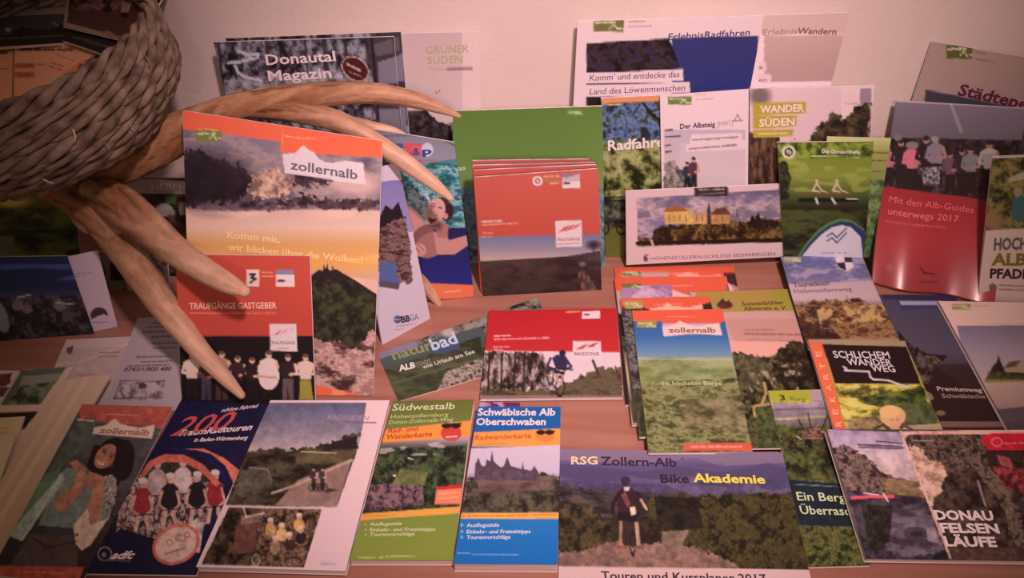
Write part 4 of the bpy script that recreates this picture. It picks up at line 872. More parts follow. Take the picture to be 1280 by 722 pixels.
# ---------------------------------------------------------------- right half: leaning
def art_stadt(a):
    a.fill((152, 116, 110)); a.poly(Q(1157, 112, 1300, 140, 1300, 320, 1135, 320), [(112, (58, 48, 58)), (150, (64, 54, 66)), (300, (60, 50, 56))])
    a.stamp(1183, 56, 33, 18, (84, 74, 32)); a.scrib(1219, 66, 1232, 68, 2, (110, 80, 76)); a.scrib(1219, 73, 1244, 77, 2, (110, 80, 76))
    a.text('Städteperlen', 1196, 118, 1322, 145, 14, (84, 26, 46), .035)
booklet('brochure', 'pale brochure titled Städteperlen leaning on the wall at the right edge', 'brochure',
        Q(1166, 52, 1330, 80), art_stadt, stand=(2, .980, 0), thick=.004, cell=1.8)
def art_guides(a):
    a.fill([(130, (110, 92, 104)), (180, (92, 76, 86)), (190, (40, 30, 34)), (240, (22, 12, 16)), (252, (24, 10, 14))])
    a.mott(Q(1110, 176, 1290, 180, 1290, 255, 1100, 240), [(14, 6, 10), (34, 22, 26), (66, 48, 50)], 9)
    for x, y, h, t in ((1112, 236, 50, (180, 84, 98)), (1128, 240, 62, (34, 20, 24)), (1142, 242, 60, (186, 92, 108)), (1160, 240, 66, (30, 16, 22)), (1172, 238, 64, (120, 100, 110)), (1190, 246, 52, (96, 60, 74)), (1205, 246, 56, (40, 24, 30)), (1216, 246, 58, (110, 100, 96)), (1240, 246, 66, (150, 136, 130))):
        a.person(x, y, h, t, (24, 12, 16), (150, 100, 92), (30, 18, 20), 1.2)
    a.ell(1124, 176, 5.5, 4, (110, 90, 90)); a.ell(1171, 178, 5, 4, (130, 116, 120)); a.ell(1142, 186, 8, 5, (120, 96, 98)); a.mott(Q(1152, 214, 1178, 212, 1176, 236, 1156, 234), [(40, 26, 30), (150, 136, 140), (60, 46, 50)], 4)
    a.poly(Q(1085, 235, 1105, 236, 1300, 262, 1300, 400, 1080, 370), [(236, (136, 30, 38)), (300, (148, 36, 42)), (350, (130, 38, 44))])
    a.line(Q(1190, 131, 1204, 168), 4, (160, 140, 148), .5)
    a.text('Mit den Alb-Guides', 1112, 255, 1218, 269, 8, (200, 84, 90), 0); a.text('unterwegs 2017', 1110, 269, 1199, 280, 8, (200, 84, 90), .012); a.scrib(1107, 277, 1182, 286, 1.8, (190, 80, 84))
    a.line(Q(1148, 328, 1153, 334, 1166, 337), 1.8, (60, 20, 24)); a.scrib(1147, 343, 1170, 345, 2, (80, 26, 30)); a.ell(1110, 328, 4, 4, (140, 60, 60))
booklet('brochure', 'glossy red brochure Mit den Alb-Guides unterwegs with lamp reflections, standing at right', 'brochure',
        Q(1122, 130, 1290, 140, 1237, 368, 1087, 344), art_guides, stand=(9, None, 0), thick=.003, cell=1.6, gloss=True,
        bow=lambda u, v: .0047 * np.sin(2 * np.pi * (u - .12) / .66) * v * v + .040 * v ** 3 - .014)
def art_hoch(a):
    a.fill([(195, (64, 54, 34)), (240, (60, 50, 26)), (290, (70, 58, 30)), (380, (120, 92, 84))])
    a.mott(Q(1235, 190, 1310, 190, 1310, 292, 1228, 290), [(28, 24, 14), (64, 56, 28), (100, 84, 46)], 10); a.poly(Q(1262, 222, 1300, 205, 1300, 220, 1260, 228), (140, 120, 106), .8); a.ell(1240, 275, 16, 12, (110, 76, 50), soft=.8)
    a.ell(1274, 260, 9, 18, (40, 66, 66)); a.ell(1272, 240, 5, 6, (110, 90, 70)); a.line(Q(1240, 197, 1300, 194), 1.6, (170, 140, 130))
    a.poly(Q(1232, 288, 1300, 284, 1300, 392, 1220, 384), (160, 126, 118))
    a.text('HOCH', 1242, 312, 1284, 311, 15, (70, 64, 50), .05); a.text('ALB', 1239, 331, 1283, 331, 15, (92, 74, 26), .05); a.text('PFADE', 1237, 347, 1286, 348, 12, (38, 24, 26), .05)
    a.ell(1241, 359, 5, 5, (90, 64, 60)); a.scrib(1249, 356, 1280, 357, 2, (90, 64, 60)); a.scrib(1249, 361, 1280, 362, 2, (90, 64, 60))
booklet('brochure', 'brochure HOCH ALB PFADE cut by the right edge, in front of the red one', 'brochure',
        Q(1241, 196, 1310, 193, 1306, 384, 1222, 379), art_hoch, stand=(10, None, 0), thick=.003, cell=1.5)

# ---------------------------------------------------------------- right half: lying
def zhead(a, x0, y0, x1, x2, dy=0, logo=True, c=(226, 86, 60)):
    """orange header with the mountain outline panel"""
    W = x2 - x0; s = (x2 - x0) / 113.0; f = lambda u, v: (x0 + u * s, y0 + v)
    a.poly([f(-6, -3), f(118, -3), f(118, 15), f(113, 15), f(110, 17.5), f(38, 17.5), f(37, 15), f(-6, 15)], c)
    a.poly([f(38, 21), f(47, 21), f(55, 17), f(60, 14), f(66, 17), f(73, 20), f(84, 21), f(95, 19), f(108, 17), f(113, 32), f(92, 31), f(70, 31), f(41, 34)], (234, 170, 160))
    a.scrib(x0 + 42 * s, y0 + 9, x0 + 80 * s, y0 + 9, 1.6, (240, 130, 110)); a.stamp(x0 + 6 * s, y0 + 15, 25 * s, 8, (150, 140, 60))
    if logo: a.text('zollernalb', *f(46, 29), *f(105, 29), 6.5, (150, 96, 70), .03)
def art_za(a):
    a.fill((170, 130, 124)); zhead(a, 768, 333, 0, 918, logo=False); a.rect(776, 340, 836, 346, (190, 150, 140)); a.poly(Q(904, 341, 920, 341, 926, 360, 906, 352), (60, 30, 34))
    a.stamp(778, 339, 24, 6, (120, 100, 50)); a.poly(Q(840, 346, 860, 340, 866, 342, 880, 345, 900, 343, 906, 347), (234, 160, 146)); a.rect(760, 350, 800, 600, (40, 26, 26))
def art_zb(a):
    a.fill((150, 110, 120)); a.poly(Q(770, 350, 790, 352, 800, 540, 780, 540), (190, 150, 144)); a.poly(Q(768, 392, 778, 392, 785, 432, 772, 432), (24, 16, 20)); zhead(a, 768, 348, 0, 907); a.poly(Q(778, 356, 840, 356, 840, 375, 776, 375), (176, 120, 160)); a.mott(Q(790, 357, 840, 356, 840, 375, 790, 375), [(140, 96, 140), (214, 160, 180)], 10, (2, 1)); a.stamp(778, 354, 24, 6, (120, 100, 50)); a.rect(908, 356, 925, 366, (110, 96, 100))
    a.mott(Q(776, 420, 806, 420, 812, 535, 784, 535), [(30, 22, 20), (80, 70, 56), (60, 62, 34)], 6)
    a.line(Q(782, 440, 790, 528), 1.6, (210, 160, 140)); a.line(Q(788, 530, 830, 531), 3, (220, 130, 100))
def art_zc(a):
    a.fill((60, 56, 40)); zhead(a, 776, 371, 0, 884, logo=False)
    a.poly(Q(778, 382, 800, 380, 808, 386, 800, 392, 778, 392), (50, 30, 30)); a.stamp(780, 376, 24, 10, (170, 140, 80)); a.poly(Q(812, 386, 830, 382, 834, 378, 840, 382, 860, 384, 878, 380, 878, 388, 812, 388), (236, 160, 144)); a.poly(Q(878, 380, 888, 378, 890, 390, 880, 388), (50, 30, 24))
    a.mott(Q(770, 388, 806, 388, 822, 550, 786, 550), [(34, 26, 26), (76, 64, 62), (140, 122, 120), (50, 44, 38)], 6, (2, 1)); a.mott(Q(782, 485, 812, 485, 820, 552, 790, 552), [(40, 40, 24), (80, 78, 50)], 6)
def art_zd(a):
    a.fill([(386, (40, 80, 140)), (420, (56, 98, 150)), (442, (110, 130, 160)), (450, (146, 142, 130)), (470, (134, 132, 84)), (510, (128, 122, 76)), (563, (110, 104, 58))])
    a.mott(Q(795, 446, 915, 446, 920, 500, 802, 500), [(108, 112, 62), (134, 134, 84), (160, 152, 104)], 12, (3, 1))
    a.mott(Q(800, 478, 925, 472, 945, 566, 808, 566), [(64, 60, 32), (112, 104, 60), (150, 138, 92), (90, 88, 44)], 9, (2, 1)); a.mott(Q(850, 500, 935, 490, 940, 540, 850, 535), [(70, 60, 40), (130, 104, 76), (160, 134, 104)], 7, (2, 1), .6)
    a.line(Q(795, 448, 915, 449), 3, (170, 170, 180), .5)
    a.poly(Q(853, 554, 939, 553, 941, 563, 855, 563), (214, 84, 66)); a.scrib(864, 558, 928, 558, 3, (236, 150, 130))
    zhead(a, 790, 386.5, 0, 903); a.poly(Q(828, 404, 900, 404, 902, 417, 862, 415, 829, 420), (232, 186, 184), .75); a.poly(Q(828, 409, 838, 409, 846, 404, 850, 401, 856, 404, 866, 408, 880, 408, 898, 404, 902, 419, 864, 416, 830, 420), (234, 184, 180))
    a.text('die höchsten Berge', 826, 481, 902, 481, 5, (190, 180, 140), .015)
lbz = ['rearmost of the four zollernalb brochures fanned flat on the table', 'second from the back of the fanned lying zollernalb brochures, with a violet sky strip',
       'third of the fanned lying zollernalb brochures, tree bark showing along its left side', 'foremost lying zollernalb brochure with blue sky over green hills']
for i, (p, f) in enumerate([(Q(768, 334, 917, 332, 950, 500, 782, 505), art_za), (Q(768, 348, 908, 345, 945, 522, 790, 530), art_zb),
                            (Q(775, 373, 887, 370, 928, 540, 800, 545), art_zc), (Q(790, 388, 903, 386, 941, 564, 811, 565), art_zd)]):
    if i == 3:
        def art_yel(a):
            a.fill((196, 140, 130)); a.poly(Q(870, 360, 1000, 356, 1010, 388, 870, 390), [(360, (170, 124, 62)), (385, (160, 128, 64))]); a.poly(Q(960, 362, 990, 360, 1000, 388, 975, 388), (150, 132, 50), .7)
            a.ell(906, 381, 10, 5, (90, 44, 36)); a.poly(Q(896, 380, 904, 372, 908, 380), (70, 34, 28)); a.poly(Q(904, 380, 912, 374, 914, 384), (70, 34, 28))
            a.poly(Q(905, 398, 1000, 398, 1010, 425, 920, 428), (190, 130, 120)); a.scrib(931, 412, 968, 412, 2.5, (160, 100, 90)); a.scrib(931, 417, 1003, 418, 3.2, (150, 90, 80)); a.scrib(932, 424, 990, 426, 1.6, (160, 106, 96))
            a.poly(Q(908, 426, 1005, 427, 1010, 446, 915, 444), (222, 150, 136))
            a.mott(Q(912, 442, 930, 441, 960, 446, 975, 438, 982, 430, 1012, 430, 1040, 580, 930, 580), [(22, 16, 12), (62, 54, 34), (104, 92, 56), (50, 50, 26)], 9); a.mott(Q(975, 436, 990, 426, 1014, 428, 1028, 492, 985, 494, 965, 462), [(16, 8, 6), (40, 28, 18), (70, 56, 34)], 8)
            a.mott(Q(918, 446, 950, 444, 965, 460, 940, 490, 926, 480), [(60, 50, 34), (110, 96, 66)], 7); a.speck(Q(930, 470, 1000, 450, 1010, 492, 940, 492), (170, 140, 116), 7, .64, .8)
            a.line(Q(955, 478, 958, 490, 952, 505, 942, 508, 944, 520), 3, (180, 140, 90)); a.line(Q(944, 507, 962, 505), 3, (170, 130, 80)); a.mott(Q(944, 510, 966, 506, 975, 580, 950, 580), [(40, 40, 22), (90, 92, 50)], 6)
            a.text('Sonnenbühler', 928, 382, 980, 380, 5, (80, 66, 20), .02); a.text('Albverein e. V.', 930, 388, 984, 387, 5, (80, 66, 20), .02)
        booklet('brochure', 'brochure with a mustard yellow head and a dark tree picture, right of the zollernalb fan', 'brochure',
                Q(862, 365, 986, 361, 1040, 558, 905, 560), art_yel, z=.0125, thick=.0035, cell=1.5)
    booklet('brochure', lbz[i], 'brochure', p, f, z=(.0045, .009, .0135, .0180)[i], thick=.0042, group='zollernalb brochures fanned on the table', cell=(2.5, 2, 2, 1.35)[i])

def art_berg(a):
    a.fill((60, 62, 34)); a.rect(950, 484, 1040, 505, (156, 126, 130)); a.poly(Q(955, 485, 1012, 485, 1015, 505, 960, 503), (150, 140, 44))
    a.poly(Q(960, 503, 1040, 503, 1045, 540, 968, 542), [(503, (150, 120, 128)), (520, (120, 98, 104)), (540, (84, 76, 60))]); a.line(Q(965, 512, 1035, 510), 2, (100, 80, 96)); a.line(Q(966, 524, 1035, 520), 3, (150, 130, 100))
    a.mott(Q(962, 530, 1050, 536, 1080, 712, 1000, 712), [(30, 32, 14), (66, 66, 30), (104, 96, 50), (70, 60, 36)], 8); a.mott(Q(976, 536, 1050, 530, 1055, 600, 984, 600), [(24, 24, 12), (58, 60, 30), (90, 84, 44)], 10)
    for p in (Q(998, 524, 1006, 540, 1012, 550), Q(1010, 516, 1014, 535, 1018, 548), Q(1034, 520, 1026, 540, 1020, 552)): a.line(p, 2, (60, 34, 32))
    a.mott(Q(1000, 538, 1022, 530, 1036, 545, 1032, 560, 1012, 556), [(60, 34, 30), (160, 110, 90), (50, 30, 26)], 5); a.line(Q(996, 545, 1006, 552, 1016, 556), 1.6, (190, 150, 130))
    a.poly(Q(984, 599, 1050, 604, 1068, 658, 1000, 656), (22, 30, 38)); a.line(Q(993, 605, 1050, 608), 1, (110, 120, 120))
    a.tone(Q(955, 500, 1100, 500, 1100, 710, 990, 710), .3)
    a.text('Ein Berg voller', 997, 625, 1105, 628, 11, (190, 184, 140), .015); a.text('Überraschungen', 1001, 642, 1112, 645, 11, (190, 184, 140), .015)
    a.text('3', 975, 500, 982, 500, 7, (60, 54, 20), .03); a.text('Burg', 988, 500, 1007, 501, 5, (110, 110, 30), .02)
booklet('brochure', 'green forest brochure with a dark teal panel reading Ein Ber Überra', 'brochure',
        Q(960, 488, 1040, 486, 1088, 706, 1010, 708), art_berg, z=(.0165, .0165, .004, .004), thick=.0035, cell=1.45)

def art_prem(a):
    a.fill([(368, (62, 54, 70)), (440, (74, 62, 74)), (480, (50, 36, 38)), (530, (40, 22, 22))])
    a.poly(Q(1100, 366, 1200, 366, 1202, 376, 1105, 374), (40, 36, 60)); a.poly(Q(1122, 376, 1170, 376, 1172, 384, 1126, 388), (50, 48, 80)); a.poly(Q(1124, 376, 1175, 376, 1178, 381, 1126, 381), (140, 130, 150))
    a.poly(Q(1122, 412, 1132, 424, 1142, 434, 1160, 442, 1184, 444, 1180, 450, 1168, 456, 1200, 480, 1260, 520, 1262, 540, 1140, 540, 1125, 430), (30, 16, 16)); a.mott(Q(1126, 424, 1160, 442, 1178, 448, 1168, 460, 1160, 480, 1136, 470), [(24, 12, 12), (66, 50, 46), (96, 76, 66)], 6)
    a.poly(Q(1165, 455, 1260, 455, 1264, 540, 1150, 540), (44, 22, 20), .7); a.poly(Q(1165, 526, 1256, 526, 1258, 534, 1168, 534), (120, 80, 74)); a.ell(1160, 494, 8, 4, (120, 96, 80), rot=35); a.ell(1176, 516, 6, 3, (110, 84, 70))
    a.text('Premiumweg', 1172, 488, 1228, 490, 5.5, (170, 130, 126), .03); a.text('Schwäbische Alb', 1178, 497, 1250, 498, 5.5, (140, 104, 100), .02)
booklet('brochure', 'dark brochure with a rock spur against a slate sky, its title ribbon reading Premiumwe', 'brochure',
        Q(1098, 368, 1194, 368, 1264, 545, 1140, 545), art_prem, z=.004, thick=.004, cell=1.5)
def art_lion(a):
    a.fill([(375, (196, 152, 142)), (520, (176, 132, 124))]); a.poly(Q(1196, 407, 1300, 406, 1300, 600, 1240, 600), [(407, (104, 86, 104)), (440, (132, 108, 116)), (475, (150, 120, 116))])
    a.poly(Q(1230, 474, 1300, 470, 1300, 482, 1232, 478), (110, 92, 50)); a.poly(Q(1234, 478, 1300, 476, 1300, 600, 1250, 560), [(478, (150, 116, 106)), (500, (140, 104, 96)), (540, (80, 66, 66))]); a.poly(Q(1242, 512, 1300, 506, 1300, 560, 1262, 560), (70, 54, 58)); a.poly(Q(1234, 407, 1290, 405, 1290, 402, 1234, 404), (180, 140, 134))
    a.poly(Q(1236, 470, 1240, 458, 1246, 452, 1248, 443, 1251, 452, 1256, 462, 1258, 470), (34, 22, 20)); a.poly(Q(1256, 458, 1275, 450, 1290, 452, 1290, 470, 1256, 470), (130, 106, 86)); a.poly(Q(1254, 460, 1262, 452, 1276, 450, 1270, 458), (80, 50, 44)); a.mott(Q(1236, 464, 1290, 466, 1290, 474, 1232, 474), [(30, 26, 14), (70, 64, 34)], 4)
    a.stamp(1190, 380, 24, 7, (130, 110, 60)); a.scrib(1218, 382, 1236, 382, 1.6, (150, 110, 104))
booklet('brochure', 'white-headed brochure with a palace picture lying at the right edge of the frame', 'brochure',
        Q(1173, 376, 1300, 378, 1420, 560, 1274, 560), art_lion, z=.0105, thick=.0062, cell=1.6)

def art_road(a):
    a.fill([(320, (126, 106, 128)), (330, (104, 92, 126)), (340, (120, 104, 134)), (352, (180, 142, 148)), (374, (186, 146, 146)), (384, (120, 80, 72)), (430, (70, 36, 30))])
    a.mott(Q(975, 320, 1085, 318, 1092, 352, 984, 356), [(110, 94, 120), (84, 78, 120), (156, 130, 148)], 14, (3, 1), .8)
    a.mott(Q(990, 382, 1030, 376, 1070, 374, 1106, 384, 1130, 430, 1008, 432), [(52, 26, 24), (104, 66, 44), (156, 110, 70), (80, 44, 34)], 9, (2.4, 1)); a.speck(Q(1020, 384, 1110, 380, 1115, 400, 1025, 405), (196, 150, 96), 7, .5, .8)
    a.mott(Q(995, 395, 1012, 400, 1060, 425, 1058, 432, 1006, 432), [(40, 18, 18), (74, 40, 32)], 8)
    a.poly(Q(1043, 324, 1063, 323, 1066, 336, 1058, 341, 1048, 337), (214, 176, 180)); a.poly(Q(1043, 324, 1053, 324, 1055, 330, 1045, 331), (210, 170, 176)); a.poly(Q(1045, 331, 1055, 330, 1057, 340, 1049, 337), (30, 20, 28)); a.poly(Q(1054, 323, 1063, 323, 1065, 330, 1055, 330), (40, 28, 36))
    a.stamp(979, 324, 22, 6, (150, 140, 90)); a.poly(Q(1008, 424, 1124, 422, 1126, 428, 1010, 430), (150, 120, 90))
    a.text('Tourenbuch', 992, 360, 1037, 357, 5.5, (90, 60, 70), .025); a.text('Hohenzollernweg', 993, 367, 1065, 364, 5, (120, 86, 92), .01)
booklet('brochure', 'brochure with a curled dark top edge, a black and white crest and an autumn hill', 'brochure',
        Q(975, 323, 1075, 319, 1128, 432, 1010, 436), art_road, z=(.022, .020, .018, .018), thick=.003, cell=1.4,
        bow=lambda u, v: .004 * np.cos(v * np.pi * .5) ** 6, back=M_DARKBACK)
def art_schl(a):
    a.fill([(425, (150, 122, 92)), (480, (150, 128, 56)), (540, (110, 96, 60))])
    a.poly(Q(1028, 430, 1133, 433, 1151, 480, 1044, 479), (30, 12, 14))
    a.mott(Q(1044, 479, 1151, 480, 1180, 540, 1056, 540), [(70, 62, 26), (136, 116, 44), (186, 160, 70), (206, 180, 100)], 9, (2.2, 1)); a.mott(Q(1070, 496, 1155, 484, 1162, 516, 1080, 505), [(30, 34, 16), (66, 70, 30), (104, 104, 44)], 8, (2, 1))
    a.mott(Q(1100, 508, 1170, 502, 1172, 535, 1110, 535), [(50, 56, 30), (90, 88, 56)], 8); a.mott(Q(1060, 525, 1100, 518, 1108, 535, 1062, 540), [(90, 66, 50), (150, 120, 80)], 6); a.poly(Q(1130, 532, 1175, 529, 1182, 542, 1130, 542), (170, 136, 110))
    a.ell(1116, 520, 16, 13, (206, 150, 96)); a.ell(1118, 526, 9, 11, (206, 140, 110)); a.ell(1112, 514, 13, 8, (214, 160, 106)); a.line(Q(1090, 538, 1104, 530, 1110, 536), 3, (60, 50, 44)); a.line(Q(1128, 530, 1142, 538), 3, (80, 66, 54)); a.line(Q(1114, 525, 1116, 525), 1, (90, 50, 40)); a.line(Q(1121, 525, 1123, 525), 1, (90, 50, 40))
    a.poly(Q(1008, 424, 1026, 425, 1060, 545, 1044, 545), (206, 90, 56))
    a.poly(Q(1008, 422, 1140, 424, 1138, 430, 1012, 429), (150, 110, 96), .5)
    for t, x, y in (('R', 1052, 533), ('E', 1048, 518), ('K', 1044, 502), ('A', 1039, 488), ('R', 1036, 474), ('T', 1032, 461), ('E', 1027, 446)): a.text(t, x, y, x - 1, y - 7, 7, (236, 150, 120), .02)
    a.line(Q(1056, 462, 1060, 463, 1086, 464, 1088, 471, 1092, 474, 1110, 475, 1124, 480, 1134, 484, 1137, 482), 2.4, (196, 170, 170)); a.line(Q(1054, 458, 1058, 460, 1056, 463), 2, (196, 170, 170))
    a.text('SCHLICHEM', 1043, 447, 1113, 448, 9, (196, 170, 170), .02); a.text('WANDER', 1060, 456, 1116, 457, 8.5, (196, 170, 170), .02); a.text('WEG', 1090, 464, 1120, 465, 8.5, (196, 170, 170), .02)
booklet('folded_map', 'map with orange KARTE spine and black SCHLICHEM WANDERWEG panel above a child in a meadow', 'map',
        Q(1010, 424, 1131, 426, 1182, 545, 1046, 547), art_schl, z=.0225, thick=.004, cell=1.35)

def art_felsen(a):
    a.fill((60, 44, 40))
    a.poly(Q(1034, 536, 1126, 540, 1190, 700, 1080, 700), [(536, (130, 106, 128)), (575, (180, 144, 146)), (606, (150, 116, 110))])
    a.mott(Q(1044, 556, 1056, 556, 1080, 568, 1094, 580, 1100, 590, 1145, 604, 1156, 630, 1050, 632, 1040, 560), [(36, 22, 24), (80, 56, 56), (120, 92, 80), (60, 44, 36)], 7)
    a.mott(Q(1100, 596, 1148, 602, 1162, 628, 1110, 626), [(90, 64, 46), (130, 96, 70)], 7, (2, 1)); a.mott(Q(1058, 612, 1160, 622, 1192, 702, 1082, 702), [(26, 18, 24), (50, 38, 46), (70, 56, 66)], 12, (1.4, 1))
    a.mott(Q(1112, 634, 1140, 630, 1165, 634, 1180, 690, 1140, 696, 1106, 692), [(52, 40, 48), (84, 66, 78), (100, 82, 92)], 14, (2, 1), rag=5); a.mott(Q(1076, 630, 1116, 632, 1112, 676, 1088, 690), [(20, 14, 14), (50, 40, 30)], 6); a.ell(1144, 666, 15, 8, (60, 46, 52)); a.ell(1146, 667, 8, 4, (40, 28, 32)); a.poly(Q(1158, 660, 1168, 658, 1174, 678, 1160, 676), (130, 104, 110))
    a.line(Q(1065, 622, 1092, 620, 1116, 620), 4, (214, 76, 90)); a.line(Q(1080, 616, 1098, 618), 2, (196, 150, 150)); a.line(Q(1104, 616, 1110, 626), 2, (206, 190, 170)); a.poly(Q(1072, 555, 1130, 558, 1131, 561, 1073, 559), (110, 86, 104)); a.line(Q(1072, 555, 1128, 558), 1.4, (50, 34, 50)); a.line(Q(1073, 559, 1128, 561), 1.2, (70, 50, 66)); a.line(Q(1096, 551, 1128, 554), 1.4, (50, 34, 50))
    a.poly(Q(1126, 540, 1290, 538, 1330, 705, 1190, 699), (44, 26, 24)); a.mott(Q(1136, 542, 1230, 540, 1240, 620, 1150, 600), [(28, 18, 16), (60, 42, 36), (110, 80, 66), (40, 28, 22)], 7)
    a.mott(Q(1134, 552, 1150, 558, 1164, 575, 1180, 580, 1188, 600, 1194, 640, 1168, 640, 1152, 608), [(130, 92, 76), (186, 138, 120), (204, 156, 136)], 8); a.mott(Q(1186, 590, 1300, 570, 1300, 705, 1210, 700, 1160, 640), [(24, 12, 12), (50, 32, 28), (76, 54, 44)], 11)
    a.mott(Q(1205, 570, 1225, 574, 1255, 600, 1275, 640, 1284, 680, 1270, 690, 1256, 640, 1236, 606), [(40, 26, 24), (110, 84, 72), (80, 60, 50)], 6); a.poly(Q(1246, 568, 1262, 572, 1268, 586, 1250, 580), (140, 60, 60)); a.mott(Q(1240, 582, 1290, 586, 1290, 616, 1258, 612), [(60, 20, 22), (150, 50, 56)], 6); a.line(Q(1222, 600, 1232, 632), 2, (130, 110, 106))
    a.poly(Q(1127, 539, 1290, 536, 1292, 542, 1130, 543), (190, 130, 120)); a.poly(Q(1226, 550, 1230, 544, 1240, 541, 1290, 541, 1290, 562, 1235, 562), (166, 24, 38)); a.ell(1246, 552, 7, 6, (206, 110, 110), inner=.8); a.scrib(1254, 554, 1282, 553, 3, (196, 90, 90))
    a.poly(Q(1124, 538, 1127, 538, 1190, 698, 1187, 698), (200, 150, 140)); a.scrib(1140, 550, 1168, 551, 1.4, (160, 120, 110)); a.poly(Q(1126, 540, 1138, 541, 1130, 550), (190, 140, 130))
    a.mott(Q(1186, 684, 1300, 684, 1300, 706, 1190, 700), [(60, 36, 32), (84, 54, 46)], 7)
    a.tone(Q(1033, 536, 1300, 536, 1340, 704, 1083, 700), .3)
    a.text('DONAU', 1170, 649, 1243, 650, 12, (220, 172, 160), .07); a.text('FELSEN', 1177, 665, 1250, 666, 12, (220, 172, 160), .07); a.text('LÄUFE', 1182, 682, 1247, 683, 12.5, (220, 172, 160), .07)
booklet('brochure', 'thick brochure DONAU FELSEN LÄUFE with a lake photo on its left, bottom right corner', 'brochure',
        Q(1033, 536, 1292, 537, 1350, 702, 1083, 698), art_felsen, z=(.0305, .0305, .013, .013), thick=.008, cell=1.4)

def art_rsg(a):
    a.fill([(560, (140, 112, 140)), (580, (104, 86, 124)), (600, (84, 70, 104)), (622, (66, 54, 66)), (640, (50, 40, 36)), (722, (60, 48, 34))])
    a.poly(Q(695, 560, 985, 560, 990, 578, 900, 582, 870, 572, 800, 580, 695, 574), (150, 116, 138), .7); a.poly(Q(690, 578, 740, 582, 800, 590, 850, 582, 900, 590, 960, 578, 1000, 590, 1000, 616, 690, 616), (84, 68, 104), .7); a.speck(Q(695, 592, 1000, 598, 1000, 622, 695, 620), (130, 104, 130), 12, .6, .5, (4, 1))
    a.mott(Q(695, 606, 760, 612, 830, 622, 830, 655, 695, 640), [(34, 28, 30), (62, 50, 50), (90, 74, 70)], 9, (3, 1)); a.mott(Q(812, 618, 1000, 616, 1010, 720, 850, 720, 812, 670), [(26, 22, 12), (56, 46, 24), (90, 72, 40), (64, 54, 26)], 9)
    a.mott(Q(818, 620, 870, 622, 880, 660, 822, 662), [(20, 14, 12), (46, 36, 24)], 8); a.mott(Q(695, 630, 730, 630, 760, 650, 768, 680, 740, 692, 695, 695), [(24, 18, 12), (62, 48, 28), (96, 74, 48)], 8); a.mott(Q(790, 648, 820, 648, 840, 668, 838, 680, 795, 682), [(30, 22, 14), (62, 50, 28)], 7)
    a.mott(Q(695, 692, 740, 684, 762, 676, 800, 682, 838, 674, 880, 686, 930, 712, 695, 710), [(130, 88, 78), (164, 116, 104)], 8); a.mott(Q(828, 664, 862, 662, 852, 682, 826, 684), [(130, 100, 84), (150, 116, 100)], 6)
    a.C *= .88
    a.poly(Q(690, 707, 1020, 712, 1030, 760, 690, 760), (210, 164, 160))
    # rider seen from behind
    a.ell(791, 679, 4, 16, (26, 16, 18), inner=.7); a.ell(781, 672, 3, 10, (34, 24, 24), inner=.6); a.line(Q(776, 640, 776, 680), 4, (150, 100, 84)); a.line(Q(795, 646, 798, 680), 5, (176, 126, 104)); a.line(Q(773, 683, 782, 684), 3, (120, 60, 50)); a.line(Q(794, 683, 804, 684), 3, (130, 70, 60))
    a.poly(Q(772, 636, 800, 636, 797, 652, 772, 650), (26, 16, 20)); a.poly(Q(772, 616, 777, 610, 788, 609, 797, 615, 800, 640, 772, 640), (48, 24, 32)); a.line(Q(774, 616, 766, 630, 766, 640), 5, (40, 20, 26)); a.line(Q(797, 616, 801, 624), 5, (40, 20, 26)); a.line(Q(801, 624, 808, 636), 3.4, (186, 132, 110)); a.poly(Q(776, 618, 782, 614, 788, 630, 784, 634), (130, 60, 66)); a.poly(Q(787, 634, 794, 632, 795, 642, 789, 644), (210, 180, 150)); a.poly(Q(780, 608, 787, 608, 786, 613, 780, 613), (190, 170, 170)); a.ell(782, 602, 5, 6, (60, 40, 44)); a.ell(782, 600, 6, 5, (46, 40, 50))
    a.tone(Q(695, 600, 1020, 600, 1020, 708, 695, 708), .3)
    a.text('RSG', 714, 580, 747, 580, 10, (226, 180, 140), .03); a.text('Zollern-Alb', 751, 581, 846, 583, 11, (50, 30, 52), .025); a.text('Bike', 826, 603, 862, 603, 11, (44, 26, 44), .025); a.text('Akademie', 867, 602, 957, 604, 11, (226, 200, 70), .035); a.text("RV Albstadt e.V.", 858, 583, 906, 583, 4.5, (96, 64, 96), .02); a.ell(853, 573, 1.2, 1.2, (60, 40, 60))
    a.text('Touren und Kursplaner 2017', 752, 724, 958, 728, 11, (60, 40, 46), .02)
booklet('brochure', 'wide landscape brochure RSG Zollern-Alb Bike Akademie with a cyclist seen from behind', 'brochure',
        Q(700, 561, 978, 565, 1018, 742, 698, 736), art_rsg, z=(.0045, .0205, .008, .0045), thick=.0035, cell=1.4)

# ================================================================ wicker basket on antlers
def wicker_mat():
    m, N, L, b = principled('seagrass_rope', .75, .25)
    tc = N.new('ShaderNodeTexCoord'); nz = N.new('ShaderNodeTexNoise'); nz.inputs['Scale'].default_value = 55; nz.inputs['Detail'].default_value = 5
    cr = N.new('ShaderNodeValToRGB'); e = cr.color_ramp.elements
    e[0].position = .32; e[0].color = (.10, .075, .055, 1); e[1].position = .74; e[1].color = (.37, .31, .23, 1)
    n2 = N.new('ShaderNodeTexNoise'); n2.inputs['Scale'].default_value = 600; bp = N.new('ShaderNodeBump'); bp.inputs['Strength'].default_value = .5; bp.inputs['Distance'].default_value = .001
    L.new(tc.outputs['Object'], nz.inputs['Vector']); L.new(tc.outputs['Object'], n2.inputs['Vector']); L.new(nz.outputs['Fac'], cr.inputs['Fac']); L.new(cr.outputs['Color'], b.inputs['Base Color'])
    L.new(n2.outputs['Fac'], bp.inputs['Height']); L.new(bp.outputs['Normal'], b.inputs['Normal'])
    return m
